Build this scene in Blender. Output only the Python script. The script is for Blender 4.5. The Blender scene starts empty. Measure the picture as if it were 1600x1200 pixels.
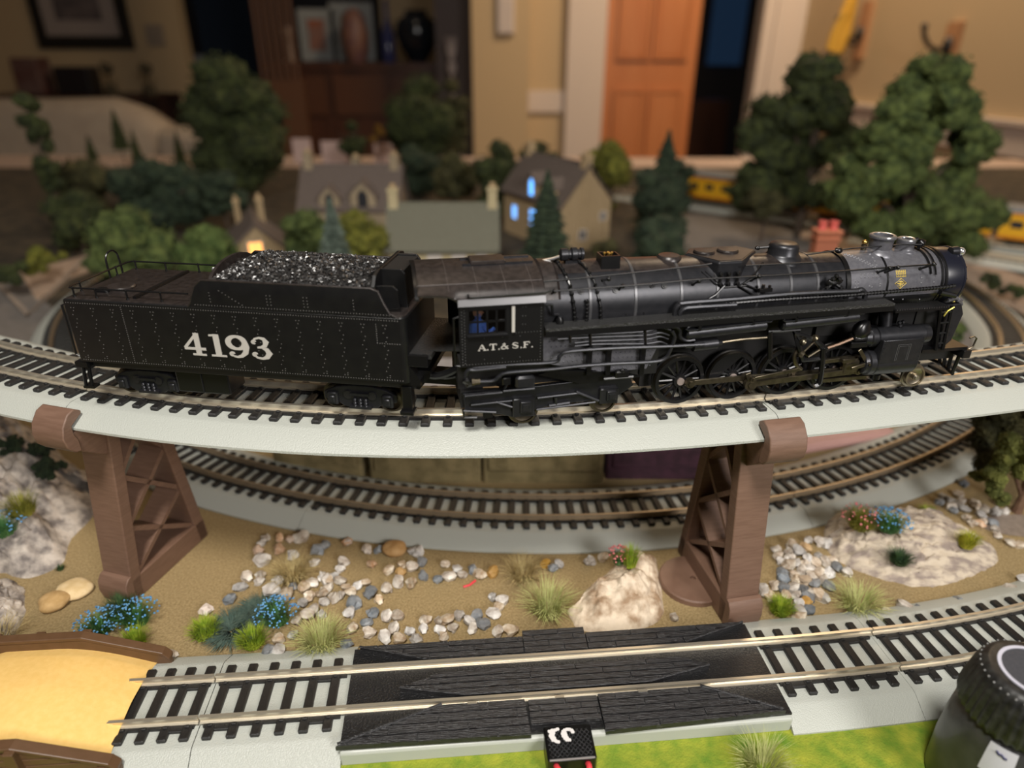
import bpy, math, random
import numpy as np
from mathutils import Vector, Matrix, noise
PI = math.pi; rnd = random.Random(7)
C = bpy.context.scene.collection
MM = 0.001   # everything below is written in millimetres, origin on the layout board under the camera

# ------------------------------------------------------------------ camera
CF = 1040.0; PITCH = math.radians(26.2); ROLL = math.radians(.25); CH = 206.0
_R = Vector((1,0,0)); _F = Vector((0,math.cos(PITCH),-math.sin(PITCH))); _U = Vector((0,math.sin(PITCH),math.cos(PITCH)))
CR = _R*math.cos(ROLL)+_U*math.sin(ROLL); CU = _U*math.cos(ROLL)-_R*math.sin(ROLL)
cam = bpy.data.cameras.new('camera'); co = bpy.data.objects.new('camera', cam); C.objects.link(co)
co.matrix_world = Matrix(((CR.x,CU.x,-_F.x,0),(CR.y,CU.y,-_F.y,0),(CR.z,CU.z,-_F.z,CH*MM),(0,0,0,1)))
cam.sensor_width = 36; cam.lens = 36*CF/1600; cam.clip_start = .01; cam.clip_end = 50
cam.dof.use_dof = True; cam.dof.focus_distance = .236; cam.dof.aperture_fstop = 6.4
bpy.context.scene.camera = co
# ------------------------------------------------------------------ light
sc = bpy.context.scene
w = bpy.data.worlds.new('world'); sc.world = w; w.use_nodes = True
w.node_tree.nodes['Background'].inputs[0].default_value = (1,.78,.6,1)
w.node_tree.nodes['Background'].inputs[1].default_value = .04
def lamp(name, loc, target, size, power, col):
    l = bpy.data.lights.new(name,'AREA'); l.shape = 'DISK'; l.size = size*MM; l.energy = power; l.color = col
    o = bpy.data.objects.new(name,l); C.objects.link(o); o.location = Vector(loc)*MM
    o.rotation_euler = (Vector(target)-Vector(loc)).to_track_quat('-Z','Y').to_euler(); return o
lamp('lamp_light', (-60,-190,780), (40,230,50), 190, 7.6, (1,.955,.885))         # work lamp over the near edge of the layout
lamp('standing_lamp', (650,-730,640), (60,230,60), 420, 11, (1,.955,.92))        # lamp standing behind the photographer
lamp('ceiling_light', (900,2000,1600), (1000,2700,0), 400, 30, (1,.75,.5))       # room light
lamp('hall_light', (-300,1100,1650), (-300,1700,0), 400, 2.5, (1,.78,.55))
sc.view_settings.view_transform = 'Standard'; sc.view_settings.look = 'None'
sc.view_settings.exposure = 0.0; sc.view_settings.gamma = 1; sc.view_settings.use_curve_mapping = False

# ------------------------------------------------------------------ measuring helpers: a sight line met with a plane of the layout
def ray(px,py): return CR*((px-800)/CF)+CU*((600-py)/CF)+_F
def W(px,py,z=0):
    d = ray(px,py); return Vector((0,0,CH))+d*((z-CH)/d.z)
def WY(px,py,y):
    d = ray(px,py); return Vector((0,0,CH))+d*(y/d.y)

# ------------------------------------------------------------------ materials
MATS = {}
def mat(name, c1, c2=None, scale=1.0, rough=.5, metal=0, bump=0, bscale=1, kind='noise', coat=0, emis=0, detail=3, contrast=(.35,.65), trans=0, stretch=(1,1,1), spec=.5):
    if name in MATS: return MATS[name]
    m = bpy.data.materials.new(name); m.use_nodes = True; nt = m.node_tree; N = nt.nodes; L = nt.links
    b = N['Principled BSDF']; b.inputs['Roughness'].default_value = rough; b.inputs['Metallic'].default_value = metal
    b.inputs['Specular IOR Level'].default_value = spec
    b.inputs['Base Color'].default_value = (*c1,1); b.inputs['Coat Weight'].default_value = coat
    b.inputs['Transmission Weight'].default_value = trans
    if emis: b.inputs['Emission Color'].default_value = (*c1,1); b.inputs['Emission Strength'].default_value = emis
    tc = None
    def coords():
        t = N.new('ShaderNodeTexCoord'); mp = N.new('ShaderNodeMapping'); mp.inputs['Scale'].default_value = (1000*stretch[0],1000*stretch[1],1000*stretch[2])
        L.new(t.outputs['Object'], mp.inputs[0]); return mp
    if c2 is not None or bump: tc = coords()
    if c2 is not None:
        if kind == 'voronoi':
            n = N.new('ShaderNodeTexVoronoi'); n.inputs['Scale'].default_value = scale; out = n.outputs['Color']
            sp = N.new('ShaderNodeSeparateColor'); L.new(out, sp.inputs[0]); out = sp.outputs[0]
        elif kind == 'wave':
            n = N.new('ShaderNodeTexWave'); n.inputs['Scale'].default_value = scale; n.inputs['Distortion'].default_value = 4; out = n.outputs['Fac']
        elif kind == 'brick':
            n = N.new('ShaderNodeTexBrick'); n.inputs['Scale'].default_value = scale; n.inputs['Color1'].default_value=(*c1,1); n.inputs['Color2'].default_value=(*c2,1)
            n.inputs['Mortar'].default_value=(c1[0]*.5,c1[1]*.5,c1[2]*.5,1); n.inputs['Mortar Size'].default_value=.03; out = None
            L.new(tc.outputs[0], n.inputs[0]); L.new(n.outputs['Color'], b.inputs['Base Color'])
        else:
            n = N.new('ShaderNodeTexNoise'); n.inputs['Scale'].default_value = scale; n.inputs['Detail'].default_value = detail; out = n.outputs['Fac']
        if out is not None:
            L.new(tc.outputs[0], n.inputs[0])
            r = N.new('ShaderNodeValToRGB'); r.color_ramp.elements[0].position = contrast[0]; r.color_ramp.elements[1].position = contrast[1]
            r.color_ramp.elements[0].color = (*c1,1); r.color_ramp.elements[1].color = (*c2,1)
            L.new(out, r.inputs[0]); L.new(r.outputs[0], b.inputs['Base Color'])
    if bump:
        if kind in ('cells',) or kind == 'noisecells':
            nn = N.new('ShaderNodeTexVoronoi'); nn.inputs['Scale'].default_value = bscale; o2 = nn.outputs['Distance']
        else:
            nn = N.new('ShaderNodeTexNoise'); nn.inputs['Scale'].default_value = bscale; nn.inputs['Detail'].default_value = 4; o2 = nn.outputs['Fac']
        L.new(tc.outputs[0], nn.inputs[0])
        bp = N.new('ShaderNodeBump'); bp.inputs['Strength'].default_value = min(1,bump); bp.inputs['Distance'].default_value = .0004
        if kind in ('cells','noisecells'): bp.invert = True
        L.new(o2, bp.inputs['Height']); L.new(bp.outputs[0], b.inputs['Normal'])
    if name.startswith('pebble'):   # every pebble its own tint
        hs = N.new('ShaderNodeHueSaturation'); oi = N.new('ShaderNodeObjectInfo'); lk = b.inputs['Base Color'].links[0]; src = lk.from_socket
        m1 = N.new('ShaderNodeMapRange'); m1.inputs[3].default_value = .62; m1.inputs[4].default_value = 1.12; L.new(oi.outputs['Random'], m1.inputs[0]); L.new(m1.outputs[0], hs.inputs['Value'])
        m2 = N.new('ShaderNodeMath'); m2.operation = 'MULTIPLY'; m2.inputs[1].default_value = 7.31; L.new(oi.outputs['Random'], m2.inputs[0]); m3 = N.new('ShaderNodeMath'); m3.operation='FRACT'; L.new(m2.outputs[0], m3.inputs[0])
        m4 = N.new('ShaderNodeMapRange'); m4.inputs[3].default_value = .3; m4.inputs[4].default_value = 1.7; L.new(m3.outputs[0], m4.inputs[0]); L.new(m4.outputs[0], hs.inputs['Saturation'])
        L.new(src, hs.inputs['Color']); L.new(hs.outputs[0], b.inputs['Base Color'])
    MATS[name] = m; return m

# ------------------------------------------------------------------ mesh builder (mm)
class MB:
    def __init__(s): s.v = []; s.f = []
    def add(s, vs, fs):
        o = len(s.v); s.v += [tuple(p) for p in vs]; s.f += [tuple(i+o for i in f) for f in fs]; return s
    def box(s, c, d, rz=0, ry=0, rx=0, taper=1, ch=0):
        hx,hy,hz = d[0]/2,d[1]/2,d[2]/2
        if ch:
            vs=[];pts=[(-hx+ch,-hy),(hx-ch,-hy),(hx,-hy+ch),(hx,hy-ch),(hx-ch,hy),(-hx+ch,hy),(-hx,hy-ch),(-hx,-hy+ch)]
            k=(hx-ch)/hx; k2=(hy-ch)/hy
            for z,a,b_ in ((-hz,1,1),(hz-ch,1,1),(hz,k,k2)):
                vs += [Vector((x*a,y*b_,z)) for x,y in pts]
            fs=[tuple(range(7,-1,-1)),tuple(range(16,24))]
            for r in range(2): fs += [(r*8+i,r*8+(i+1)%8,r*8+8+(i+1)%8,r*8+8+i) for i in range(8)]
        else:
            vs = [Vector((x*(taper if z>0 else 1),y*(taper if z>0 else 1),z)) for z in (-hz,hz) for x,y in ((-hx,-hy),(hx,-hy),(hx,hy),(-hx,hy))]
            fs = [(3,2,1,0),(4,5,6,7),(0,1,5,4),(1,2,6,5),(2,3,7,6),(3,0,4,7)]
        M = Matrix.Translation(c)@Matrix.Rotation(rz,4,'Z')@Matrix.Rotation(ry,4,'Y')@Matrix.Rotation(rx,4,'X')
        return s.add([M@v for v in vs], fs)
    def bb(s, a, b): return s.box([(a[i]+b[i])/2 for i in range(3)], [abs(a[i]-b[i]) for i in range(3)])
    def ring(s, rings, closed=True, caps=True, loop=False):
        n = len(rings[0]); vs = [p for r in rings for p in r]; fs = []; m = len(rings)
        for i in range(m-1+(1 if loop else 0)):
            a=i*n; b=((i+1)%m)*n
            for j in range(n if closed else n-1): fs.append((a+j,a+(j+1)%n,b+(j+1)%n,b+j))
        if caps and not loop: fs.append(tuple(range(n-1,-1,-1))); fs.append(tuple(range((m-1)*n,m*n)))
        return s.add(vs, fs)
    def tube(s, pts, r, n=8, caps=True, loop=False):
        P = [Vector(p) for p in pts]; rs = r if hasattr(r,'__len__') else [r]*len(P); rings = []; up = None
        for i,p in enumerate(P):
            if loop: t = (P[(i+1)%len(P)]-P[i-1])
            else: t = P[min(i+1,len(P)-1)]-P[max(i-1,0)]
            t = t.normalized() if t.length > 1e-9 else Vector((0,0,1))
            if up is None:
                up = Vector((0,0,1)) if abs(t.z) < .9 else Vector((1,0,0))
            a = t.cross(up)
            if a.length < 1e-6: a = t.cross(Vector((0,1,0)))
            a.normalize(); b = a.cross(t).normalized(); up = b
            rings.append([p+(a*math.cos(k*2*PI/n)+b*math.sin(k*2*PI/n))*rs[i] for k in range(n)])
        return s.ring(rings, caps=caps, loop=loop)
    def cyl(s, a, b, r, r2=None, n=16): return s.tube([a,b],[r,r if r2 is None else r2],n)
    def lathe(s, prof, o=(0,0,0), axis='Z', n=24, caps=True):
        rings = []
        for r,h in prof:
            r = max(r,1e-4); ring = []
            for k in range(n):
                c_,s_ = math.cos(k*2*PI/n)*r, math.sin(k*2*PI/n)*r
                p = {'Z':(c_,s_,h),'X':(h,c_,s_),'Y':(s_,h,c_)}[axis]; ring.append((p[0]+o[0],p[1]+o[1],p[2]+o[2]))
            rings.append(ring)
        return s.ring(rings, caps=caps)
    def prism(s, poly, a, b, fn):   # polygon (u,v) swept from a to b; fn(u,v,t)->xyz
        n = len(poly); vs = [fn(u,v,a) for u,v in poly]+[fn(u,v,b) for u,v in poly]
        return s.add(vs, [tuple(range(n-1,-1,-1)),tuple(range(n,2*n))]+[(i,(i+1)%n,n+(i+1)%n,n+i) for i in range(n)])
    def ico(s, c, r, sub=1, seed=0, amp=0, sc=(1,1,1), fr=1.0):
        V,F = icos(sub); out = []
        for v in V:
            k = 1+amp*noise.noise(v*fr+Vector((seed*7.3,seed*3.1,seed)))*1.6 if amp else 1
            out.append((c[0]+v.x*r*k*sc[0], c[1]+v.y*r*k*sc[1], c[2]+v.z*r*k*sc[2]))
        return s.add(out,F)
    def build(s, name, m, parent=None, world=False, smooth=True, ang=35, kind=None, bevel=0):
        off = Vector((0,0,0))
        if world and parent is not None: off = acc(parent)
        me = bpy.data.meshes.new(name); me.from_pydata([((x-off.x)*MM,(y-off.y)*MM,(z-off.z)*MM) for x,y,z in s.v],[],s.f)
        me.validate(); fixn(me)
        me.materials.append(m)
        if smooth:
            me.shade_smooth(); me.set_sharp_from_angle(angle=math.radians(ang))
        o = bpy.data.objects.new(name, me); C.objects.link(o)
        if parent is not None: o.parent = parent
        if kind: o['kind'] = kind
        if bevel:
            b = o.modifiers.new('b','BEVEL'); b.width = bevel*MM; b.segments = 2; b.limit_method = 'ANGLE'; b.angle_limit = math.radians(40)
        return o
import bmesh
def fixn(me):
    bm = bmesh.new(); bm.from_mesh(me); bmesh.ops.recalc_face_normals(bm, faces=bm.faces); bm.to_mesh(me); bm.free()
_ic = {}
def icos(sub):
    if sub not in _ic:
        bm = bmesh.new(); bmesh.ops.create_icosphere(bm, subdivisions=sub, radius=1)
        _ic[sub] = ([v.co.copy() for v in bm.verts],[tuple(v.index for v in f.verts) for f in bm.faces]); bm.free()
    return _ic[sub]
def acc(o):
    v = Vector((0,0,0))
    while o is not None: v += o.location/MM; o = o.parent
    return v
def tag(o, label, cat, group=None, kind=None):
    if label: o['label'] = label
    if cat: o['category'] = cat
    if group: o['group'] = group
    if kind: o['kind'] = kind
    return o
def thing(name, label, cat, loc=(0,0,0), rz=0, group=None):
    o = bpy.data.objects.new(name,None); o.empty_display_size = .01; C.objects.link(o)
    o.location = Vector(loc)*MM; o.rotation_euler = (0,0,rz); tag(o,label,cat,group); return o
def place(proto, parent, loc, rz=0, rot=None, scale=None, name=None):
    o = proto.copy(); C.objects.link(o); o.parent = parent; o.location = Vector(loc)*MM
    o.rotation_euler = rot or (0,0,rz)
    if scale: o.scale = scale
    return o
def structure(o): o['kind'] = 'structure'; return o

# ------------------------------------------------------------------ palette
M_road   = mat('roadbed_plastic',(.435,.452,.412),rough=.42,bump=.35,bscale=2.3,kind='cells')
M_roadsm = mat('roadbed_plastic_smooth',(.435,.452,.412),rough=.4)
M_tie    = mat('tie_plastic',(.006,.006,.0065),(.018,.017,.017),1.2,rough=.42,bump=.5,bscale=1.6,stretch=(6,.6,3))
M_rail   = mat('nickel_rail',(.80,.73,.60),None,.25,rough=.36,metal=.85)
M_rail_shade  = mat('shaded_rail',(.42,.34,.24),rough=.5,metal=.8)  # lower track's rail, darkened in colour to imitate the shade under the bridge
M_rrb    = mat('rerailer_plastic',(.006,.006,.007),(.022,.022,.024),.9,rough=.38,bump=.9,bscale=1.1,stretch=(.3,3,3),spec=.7)
M_rrr    = mat('rerailer_ballast',(.012,.012,.013),rough=.33,bump=1,bscale=1.3)
M_pier   = mat('pier_plastic',(.150,.084,.056),(.182,.105,.072),.6,rough=.5,bump=.25,bscale=5,stretch=(.2,.2,2))
M_sand   = mat('sand_mat',(.21,.145,.06),(.36,.265,.13),1.1,rough=.95,bump=1,bscale=1.6,detail=8,contrast=(.3,.7))
M_grassg = mat('grass_mat',(.12,.22,.014),(.33,.35,.03),.16,rough=.95,bump=1,bscale=1.5,detail=9,contrast=(.3,.7))
M_blk    = mat('gloss_black',(.004,.004,.005),rough=.3,spec=.5)
M_blks   = mat('satin_black',(.005,.005,.0055),rough=.3)
M_blkm   = mat('matt_black',(.007,.0065,.0065),rough=.6)
M_dust   = mat('dusty_black',(.017,.0135,.0125),(.034,.027,.025),.5,rough=.34,metal=.15,bump=.1,bscale=3,detail=8)
M_boil   = mat('boiler_black',(.022,.023,.027),(.030,.030,.034),.5,rough=.36,metal=.55,spec=.6)
M_band   = mat('boiler_band_satin',(.10,.10,.105),rough=.35,metal=.6)  # black bands coloured grey to imitate their highlight lines
M_graph  = mat('graphite_grey',(.11,.11,.125),(.14,.14,.155),.9,rough=.36,metal=.35)
M_steel  = mat('bright_steel',(.5,.5,.5),rough=.28,metal=1)
M_rod    = mat('blackened_rod',(.16,.135,.095),(.10,.085,.06),.4,rough=.34,metal=.9)
M_brass  = mat('brass',(.75,.5,.14),rough=.3,metal=1)
M_white  = mat('lettering_white',(.44,.42,.385),rough=.5)
M_gold   = mat('lettering_gold',(.62,.46,.10),rough=.5)
M_stonew = mat('pebble_white',(.33,.26,.20),(.74,.69,.61),.5,rough=.6,bump=.5,bscale=1.2)
M_stonep = mat('pebble_pink',(.52,.36,.26),(.66,.54,.44),.5,rough=.6,bump=.5,bscale=1.2)
M_stoneg = mat('pebble_grey',(.13,.145,.16),(.27,.28,.29),.6,rough=.55,bump=.5,bscale=1.2)
M_stoneo = mat('pebble_ochre',(.42,.24,.08),(.58,.38,.16),.5,rough=.6,bump=.4,bscale=1.2)
M_rockw  = mat('rock_cream',(.30,.20,.12),(.66,.55,.42),.16,rough=.8,bump=1,bscale=.5,detail=12,contrast=(.36,.60))
M_rockg  = mat('rock_grey',(.14,.12,.11),(.50,.44,.38),.16,rough=.8,bump=1,bscale=.5,detail=12,contrast=(.36,.62))
M_rocks  = mat('rock_slab',(.25,.20,.17),(.52,.44,.34),.2,rough=.8,bump=1,bscale=.6,detail=12,contrast=(.38,.58),stretch=(.6,1.6,1))
# ================================================================== the room and the ground of the layout
def plate(name, poly, z0, z1, m, parent=None, world=False, smooth=False):
    b = MB(); b.prism([(p[0],p[1]) for p in poly], z0, z1, lambda u,v,t:(u,v,t)); return b.build(name,m,parent,world,smooth)
M_board = mat('pale_board',(.42,.31,.25),(.47,.36,.30),.01,rough=.6)
M_earth = mat('dark_earth_scatter',(.02,.015,.009),(.075,.055,.03),.05,rough=.95,bump=.6,bscale=.8,detail=8)
tb = thing('layout_table','pale wide table carrying the whole model railway','table',(0,900,-30))
b = MB(); b.bb((-1450,62,-30),(1150,1600,-1)); b.build('table_top',M_board,tb,True,False)
b = MB(); b.bb((-1400,110,-110),(1110,1560,-30)); b.build('apron',M_board,tb,True,False)
for x in (-1340,1060):
    for y in (150,1500):
        b = MB(); b.bb((x-35,y-35,-750),(x+35,y+35,-30)); b.build('leg',M_board,tb,True,False)
o = plate('scenery_ground',[(-1300,230),(1100,230),(1100,1470),(-1250,1400)],-1,-.5,M_earth); structure(o)
# sand from the front track to behind the lower track, grass towards the viewer
o = plate('sand_ground',[(-420,128),(420,128),(420,330),(300,420),(-300,420),(-420,330)],-.5,0,M_sand); structure(o)
o = plate('grass_ground',[(-330,64),(330,64),(330,190),(170,160),(90,158),(-330,126)],-.6,.25,M_grassg); structure(o)

# ================================================================== track
def catmull(P, step=4.0):
    P = [np.array(p,float) for p in P]; out = []
    Q = [2*P[0]-P[1]]+P+[2*P[-1]-P[-2]]
    for i in range(1,len(Q)-2):
        a,b_,c_,d = Q[i-1:i+3]
        for t in np.linspace(0,1,12,endpoint=False):
            out.append(.5*((2*b_)+(-a+c_)*t+(2*a-5*b_+4*c_-d)*t*t+(-a+3*b_-3*c_+d)*t**3))
    out.append(P[-1]); out = np.array(out)
    s = np.r_[0,np.cumsum(np.hypot(*np.diff(out,axis=0).T))]
    return out, s
class Line:
    def __init__(s, P): s.p, s.s = catmull(P); s.L = s.s[-1]
    def at(s, t):
        x = np.interp(t,s.s,s.p[:,0]); y = np.interp(t,s.s,s.p[:,1]); e=1.5
        dx = np.interp(t+e,s.s,s.p[:,0])-np.interp(t-e,s.s,s.p[:,0]); dy = np.interp(t+e,s.s,s.p[:,1])-np.interp(t-e,s.s,s.p[:,1])
        l = math.hypot(dx,dy); return x,y,dx/l,dy/l
    def off(s, t, v, z):
        x,y,dx,dy = s.at(t); return (x-dy*v, y+dx*v, z)
    def sx(s, X):  # arclength at a given x
        i = int(np.argmin(abs(s.p[:,0]-X))); return float(s.s[i])
def sweep(line, s0, s1, prof, step=5):
    n = max(2,int((s1-s0)/step)+1); b = MB()
    b.ring([[line.off(t,v,z) for v,z in prof] for t in np.linspace(s0,s1,n)]); return b
RAILP = [(-.55,0),(.55,0),(.55,-.75),(.28,-.95),(.28,-1.95),(1.15,-2.2),(1.15,-2.5),(-1.15,-2.5),(-1.15,-2.2),(-.28,-1.95),(-.28,-.95),(-.55,-.75)]
def roadprof(z, side=25.0): # z = rail head height
    t = z-3.7; return [(-side,z-9.5),(-side,z-8.6),(-17.6,t-.35),(-16.2,t),(16.2,t),(17.6,t-.35),(side,z-8.6),(side,z-9.5)]
def tie_mesh():
    b = MB(); b.box((0,0,-.65),(3.1,29.4,1.3),ch=.35)
    for v in (-8.25,8.25):
        for q in (-1,1): b.box((0,v+q*1.75,.05),(1.5,1.0,.9),ch=.2)
    return b
TIE = None; TB_ = [None]
def tie_joiner(line, q, z, parent):
    for v in (-10.4,-6.2,6.2,10.4):
        if (v in (-6.2,10.4)): continue
        x,y,dx,dy = line.at(q); loc = Vector((x-dy*v,y+dx*v,z-2.75))-acc(parent); a = math.atan2(dy,dx)
        if TB_[0] is None:
            b = MB(); b.box((0,0,-.3),(5,2.4,1.0),ch=.2); TB_[0] = b.build('tie_joiner',M_tie,parent,smooth=False); TB_[0].location = loc*MM; TB_[0].rotation_euler=(0,0,a)
        else: place(TB_[0],parent,loc,a)
def ties(line, s0, s1, z, parent, n=None, join=(True,True)):
    global TIE
    n_ = n or max(1,round((s1-s0)/7.25)); st_ = (s1-s0)/n_
    if join[0]: tie_joiner(line,s0+st_,z,parent)
    if join[1]: tie_joiner(line,s1-st_,z,parent)
    n = n or max(1,round((s1-s0)/7.25))
    for i in range(n):
        t = s0+(i+.5)*(s1-s0)/n; x,y,dx,dy = line.at(t); a = math.atan2(dy,dx)
        loc = Vector((x,y,z-2.35))-acc(parent)
        if TIE is None:
            TIE = tie_mesh().build('tie',M_tie,parent,smooth=False); TIE.location = loc*MM; TIE.rotation_euler=(0,0,a)
        else: place(TIE,parent,loc,a)
def track(label, line, s0, s1, z, rb=True, group=None, far=False, side=25.0):
    x,y,dx,dy = line.at((s0+s1)/2)
    t = thing('track_section',label,'track',(x,y,z-9.5),0,group)
    if rb: sweep(line,s0+.15,s1-.15,roadprof(z,side)).build('roadbed',M_road,t,True,ang=25)
    for v in (-8.25,8.25):
        sweep(line,s0+.25,s1-.25,[(v+a,z+c) for a,c in RAILP],4).build('rail',M_rail_shade if line is LO else M_rail,t,True,ang=20)
        sweep(line,s0+1.5,s1-1.5,[(v-1.9,z-3.75),(v-1.9,z-2.6),(v+1.9,z-2.6),(v+1.9,z-3.75)],6).build('tie_strip',M_tie,t,True,False)
    if far:
        b = MB(); n = round((s1-s0)/7.25)
        for i in range(n):
            q = s0+(i+.5)*(s1-s0)/n; x,y,dx,dy = line.at(q); b.box((x,y,z-3.0),(3,29,1.3),rz=math.atan2(dy,dx))
        b.build('ties',M_tie,t,True,False,kind='stuff')
    else: ties(line,s0,s1,z,t)
    return t
LO = None
UP = Line([(-345,318),(-300,291),(-255,268),(-228,256.5),(-205,246.2),(-185,238.6),(-165,231.8),(-145,226),(-125,221.1),(-105,217.1),(-85,214.1),(-65,211.9),(-45,210.7),(-25,210.3),(-5,210.8),(15,212),(35,214),(55,216.7),(75,220),(95,223.8),(115,227.9),(135,232.4),(155,236.9),(175,241.5),(195,246.5),(220,253.5),(250,263),(290,279)])
LO = Line([(-405,760),(-402,640),(-382,550),(-345,472),(-300,412),(-250,362),(-205,328),(-160,303.3),(-120,287.9),(-80,276.7),(-40,269.6),(0,266.3),(40,266.9),(80,271.2),(120,279.3),(160,291.5),(200,308.1),(240,330),(285,362),(335,408),(376,458),(408,513),(432,590),(446,690)])
FR = Line([(-190,150.2),(-150,153.6),(-120,156.0),(-80,159.2),(-40,162.7),(0,166.1),(40,169.6),(80,173.3),(110,176.3),(140,180.0),(160,183.0),(180,187.0),(200,191.6),(225,198.6),(260,211),(310,233)])
j1,j2 = UP.sx(-155),UP.sx(90)
track('raised curved track section left of the joint above the left brown pier',UP,j1-239,j1,97)
track('raised curved track section in the middle, the tender and most of the engine on it',UP,j1,j2,97)
track('raised curved track section right of the joint above the right brown pier',UP,j2,UP.L-3,97)
k0,k1,k2 = LO.sx(-96),LO.sx(141),0
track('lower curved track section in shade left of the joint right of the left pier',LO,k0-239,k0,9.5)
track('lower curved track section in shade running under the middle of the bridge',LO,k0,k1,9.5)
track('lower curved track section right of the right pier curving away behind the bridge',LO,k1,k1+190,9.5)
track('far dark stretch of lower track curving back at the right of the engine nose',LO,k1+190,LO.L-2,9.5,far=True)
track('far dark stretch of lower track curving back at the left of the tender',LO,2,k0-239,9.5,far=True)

# ---------------- front track with the black rerailer
f0,f1,f2 = FR.sx(-160),FR.sx(-104.5),FR.sx(139)
track('short front track end running into the yellow earth bumper',FR,f0,f1,9.5)
track('curved front track section at right, leading behind the black capped jar',FR,f2,FR.L-3,9.5)
rr = thing('rerailer_track','straight front track section with a black planked rerailer in its middle','track',(0,166,0))
r0,r1 = FR.sx(-57),FR.sx(92)
for a,b_ in ((f1,r0),(r1,f2)):
    sweep(FR,a+.15,b_,roadprof(9.5)).build('roadbed',M_road,rr,True,ang=25); ties(FR,a,b_-1.5,9.5,rr)
sweep(FR,r0,r1,[(-23,0),(-23,5.4),(-22.2,6.2),(18.5,6.2),(19,5.5),(19,0)]).build('rerailer_base',M_roadsm,rr,True,bevel=.5)
for v in (-8.25,8.25):
    sweep(FR,f1+.25,f2-.25,[(v+a,9.5+c) for a,c in RAILP],4).build('rail',M_rail,rr,True,ang=20)
    for a,b_ in ((f1,r0),(r1,f2)):
        sweep(FR,a+1.5,b_-1.5,[(v-1.9,5.75),(v-1.9,6.9),(v+1.9,6.9),(v+1.9,5.75)],6).build('tie_strip',M_tie,rr,True,False)
# rough black ballast plate under the planks
def fr_local(px,py,z=8.5):
    p = W(px,py,z); s_ = FR.sx(p.x)
    x,y,dx,dy = FR.at(s_); return (s_+(p.x-x)*dx+(p.y-y)*dy, -(p.x-x)*dy+(p.y-y)*dx)
def fr_prism(poly,z0,z1):
    b = MB(); b.prism(poly,z0,z1,lambda u,v,t: FR.off(u,v,t)); return b
fr_prism([(r0,-21.6),(r1,-21.6),(r1,18),(r0,18)],6.2,7.0).build('ballast_plate',M_rrr,rr,True,False)
def clip(poly, n, d):   # keep n.p<=d
    out = []
    for i in range(len(poly)):
        a,b_ = poly[i],poly[(i+1)%len(poly)]; da = n[0]*a[0]+n[1]*a[1]-d; db = n[0]*b_[0]+n[1]*b_[1]-d
        if da <= 0: out.append(a)
        if (da<0)!=(db<0) and da!=db:
            t = da/(da-db); out.append((a[0]+(b_[0]-a[0])*t,a[1]+(b_[1]-a[1])*t))
    return out
def area(p): return abs(sum(p[i][0]*p[(i+1)%len(p)][1]-p[(i+1)%len(p)][0]*p[i][1] for i in range(len(p))))/2
def planks(poly, row, z0, z1, Lp=26, sh=0):
    vs = [p[1] for p in poly]; us = [p[0] for p in poly]; v = min(vs); k = 0; gap=.2
    nrow = max(1,round((max(vs)-min(vs))/row)); rw = (max(vs)-min(vs))/nrow
    fr_prism(poly,z0,z1-.45).build('plank_bed',M_rrb,rr,True,False)
    for k in range(nrow):
        a = v+k*rw; q = clip(clip(poly,(0,-1),-(a+gap)),(0,1),a+rw-gap)
        if len(q)<3: continue
        u = min(us)-Lp*((k*.37+sh)%1)
        while u < max(us):
            r = clip(clip(q,(-1,0),-(u+gap)),(1,0),u+Lp-gap)
            if len(r)>=3 and area(r)>1.2:
                fr_prism(r,z1-.46,z1+.12*rnd.random()).build('plank',M_rrb,rr,True,False)
            u += Lp
E_ = lambda *p: fr_local(*p)
# near ramps left and right of the lower middle part
pA = [E_(524,1168),E_(830,1148),E_(820,1101),E_(690,1104)]; pA[2]=(pA[2][0],-9.7); pA[3]=(pA[3][0],-9.7)
pB = [E_(947,1143),E_(1228,1112),E_(1095,1075),E_(935,1090)]; pB[2]=(pB[2][0],-9.7); pB[3]=(pB[3][0],-9.7)
planks(pA,3.1,6.9,9.0); planks(pB,3.1,6.9,9.0,sh=.3)
for P in (pA,pB): P[0]=(P[0][0],P[0][1]); 
m0,m1 = pA[1][0]+.4,pB[0][0]-.4
planks([(m0,-19.2),(m1,-19.2),(m1,-9.7),(m0,-9.7)],2.4,6.9,8.4,Lp=14)
# middle hexagon between the rails
hx = [E_(625,1076),E_(728,1087),E_(1015,1066),E_(1108,1040),E_(1060,1028),E_(690,1052)]
hx = [(u,max(-6.6,min(6.3,v))) for u,v in hx]; planks(hx,2.6,6.9,9.2,sh=.5)
rg = MB()
def ridge(pts, z=9.3, r=.45):
    b = MB(); b.tube([FR.off(u,v,z) for u,v in pts],r,6); b.build('ramp_edge',M_rrb,rr,True)
ridge([hx[0],hx[1],hx[2],hx[3]]); ridge([(pA[0][0]+.5,pA[0][1]+.8),(pA[3][0],pA[3][1]+.1)],9.1); ridge([(pB[1][0]-.5,pB[1][1]+.8),(pB[2][0],pB[2][1]+.1)],9.1)
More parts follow.
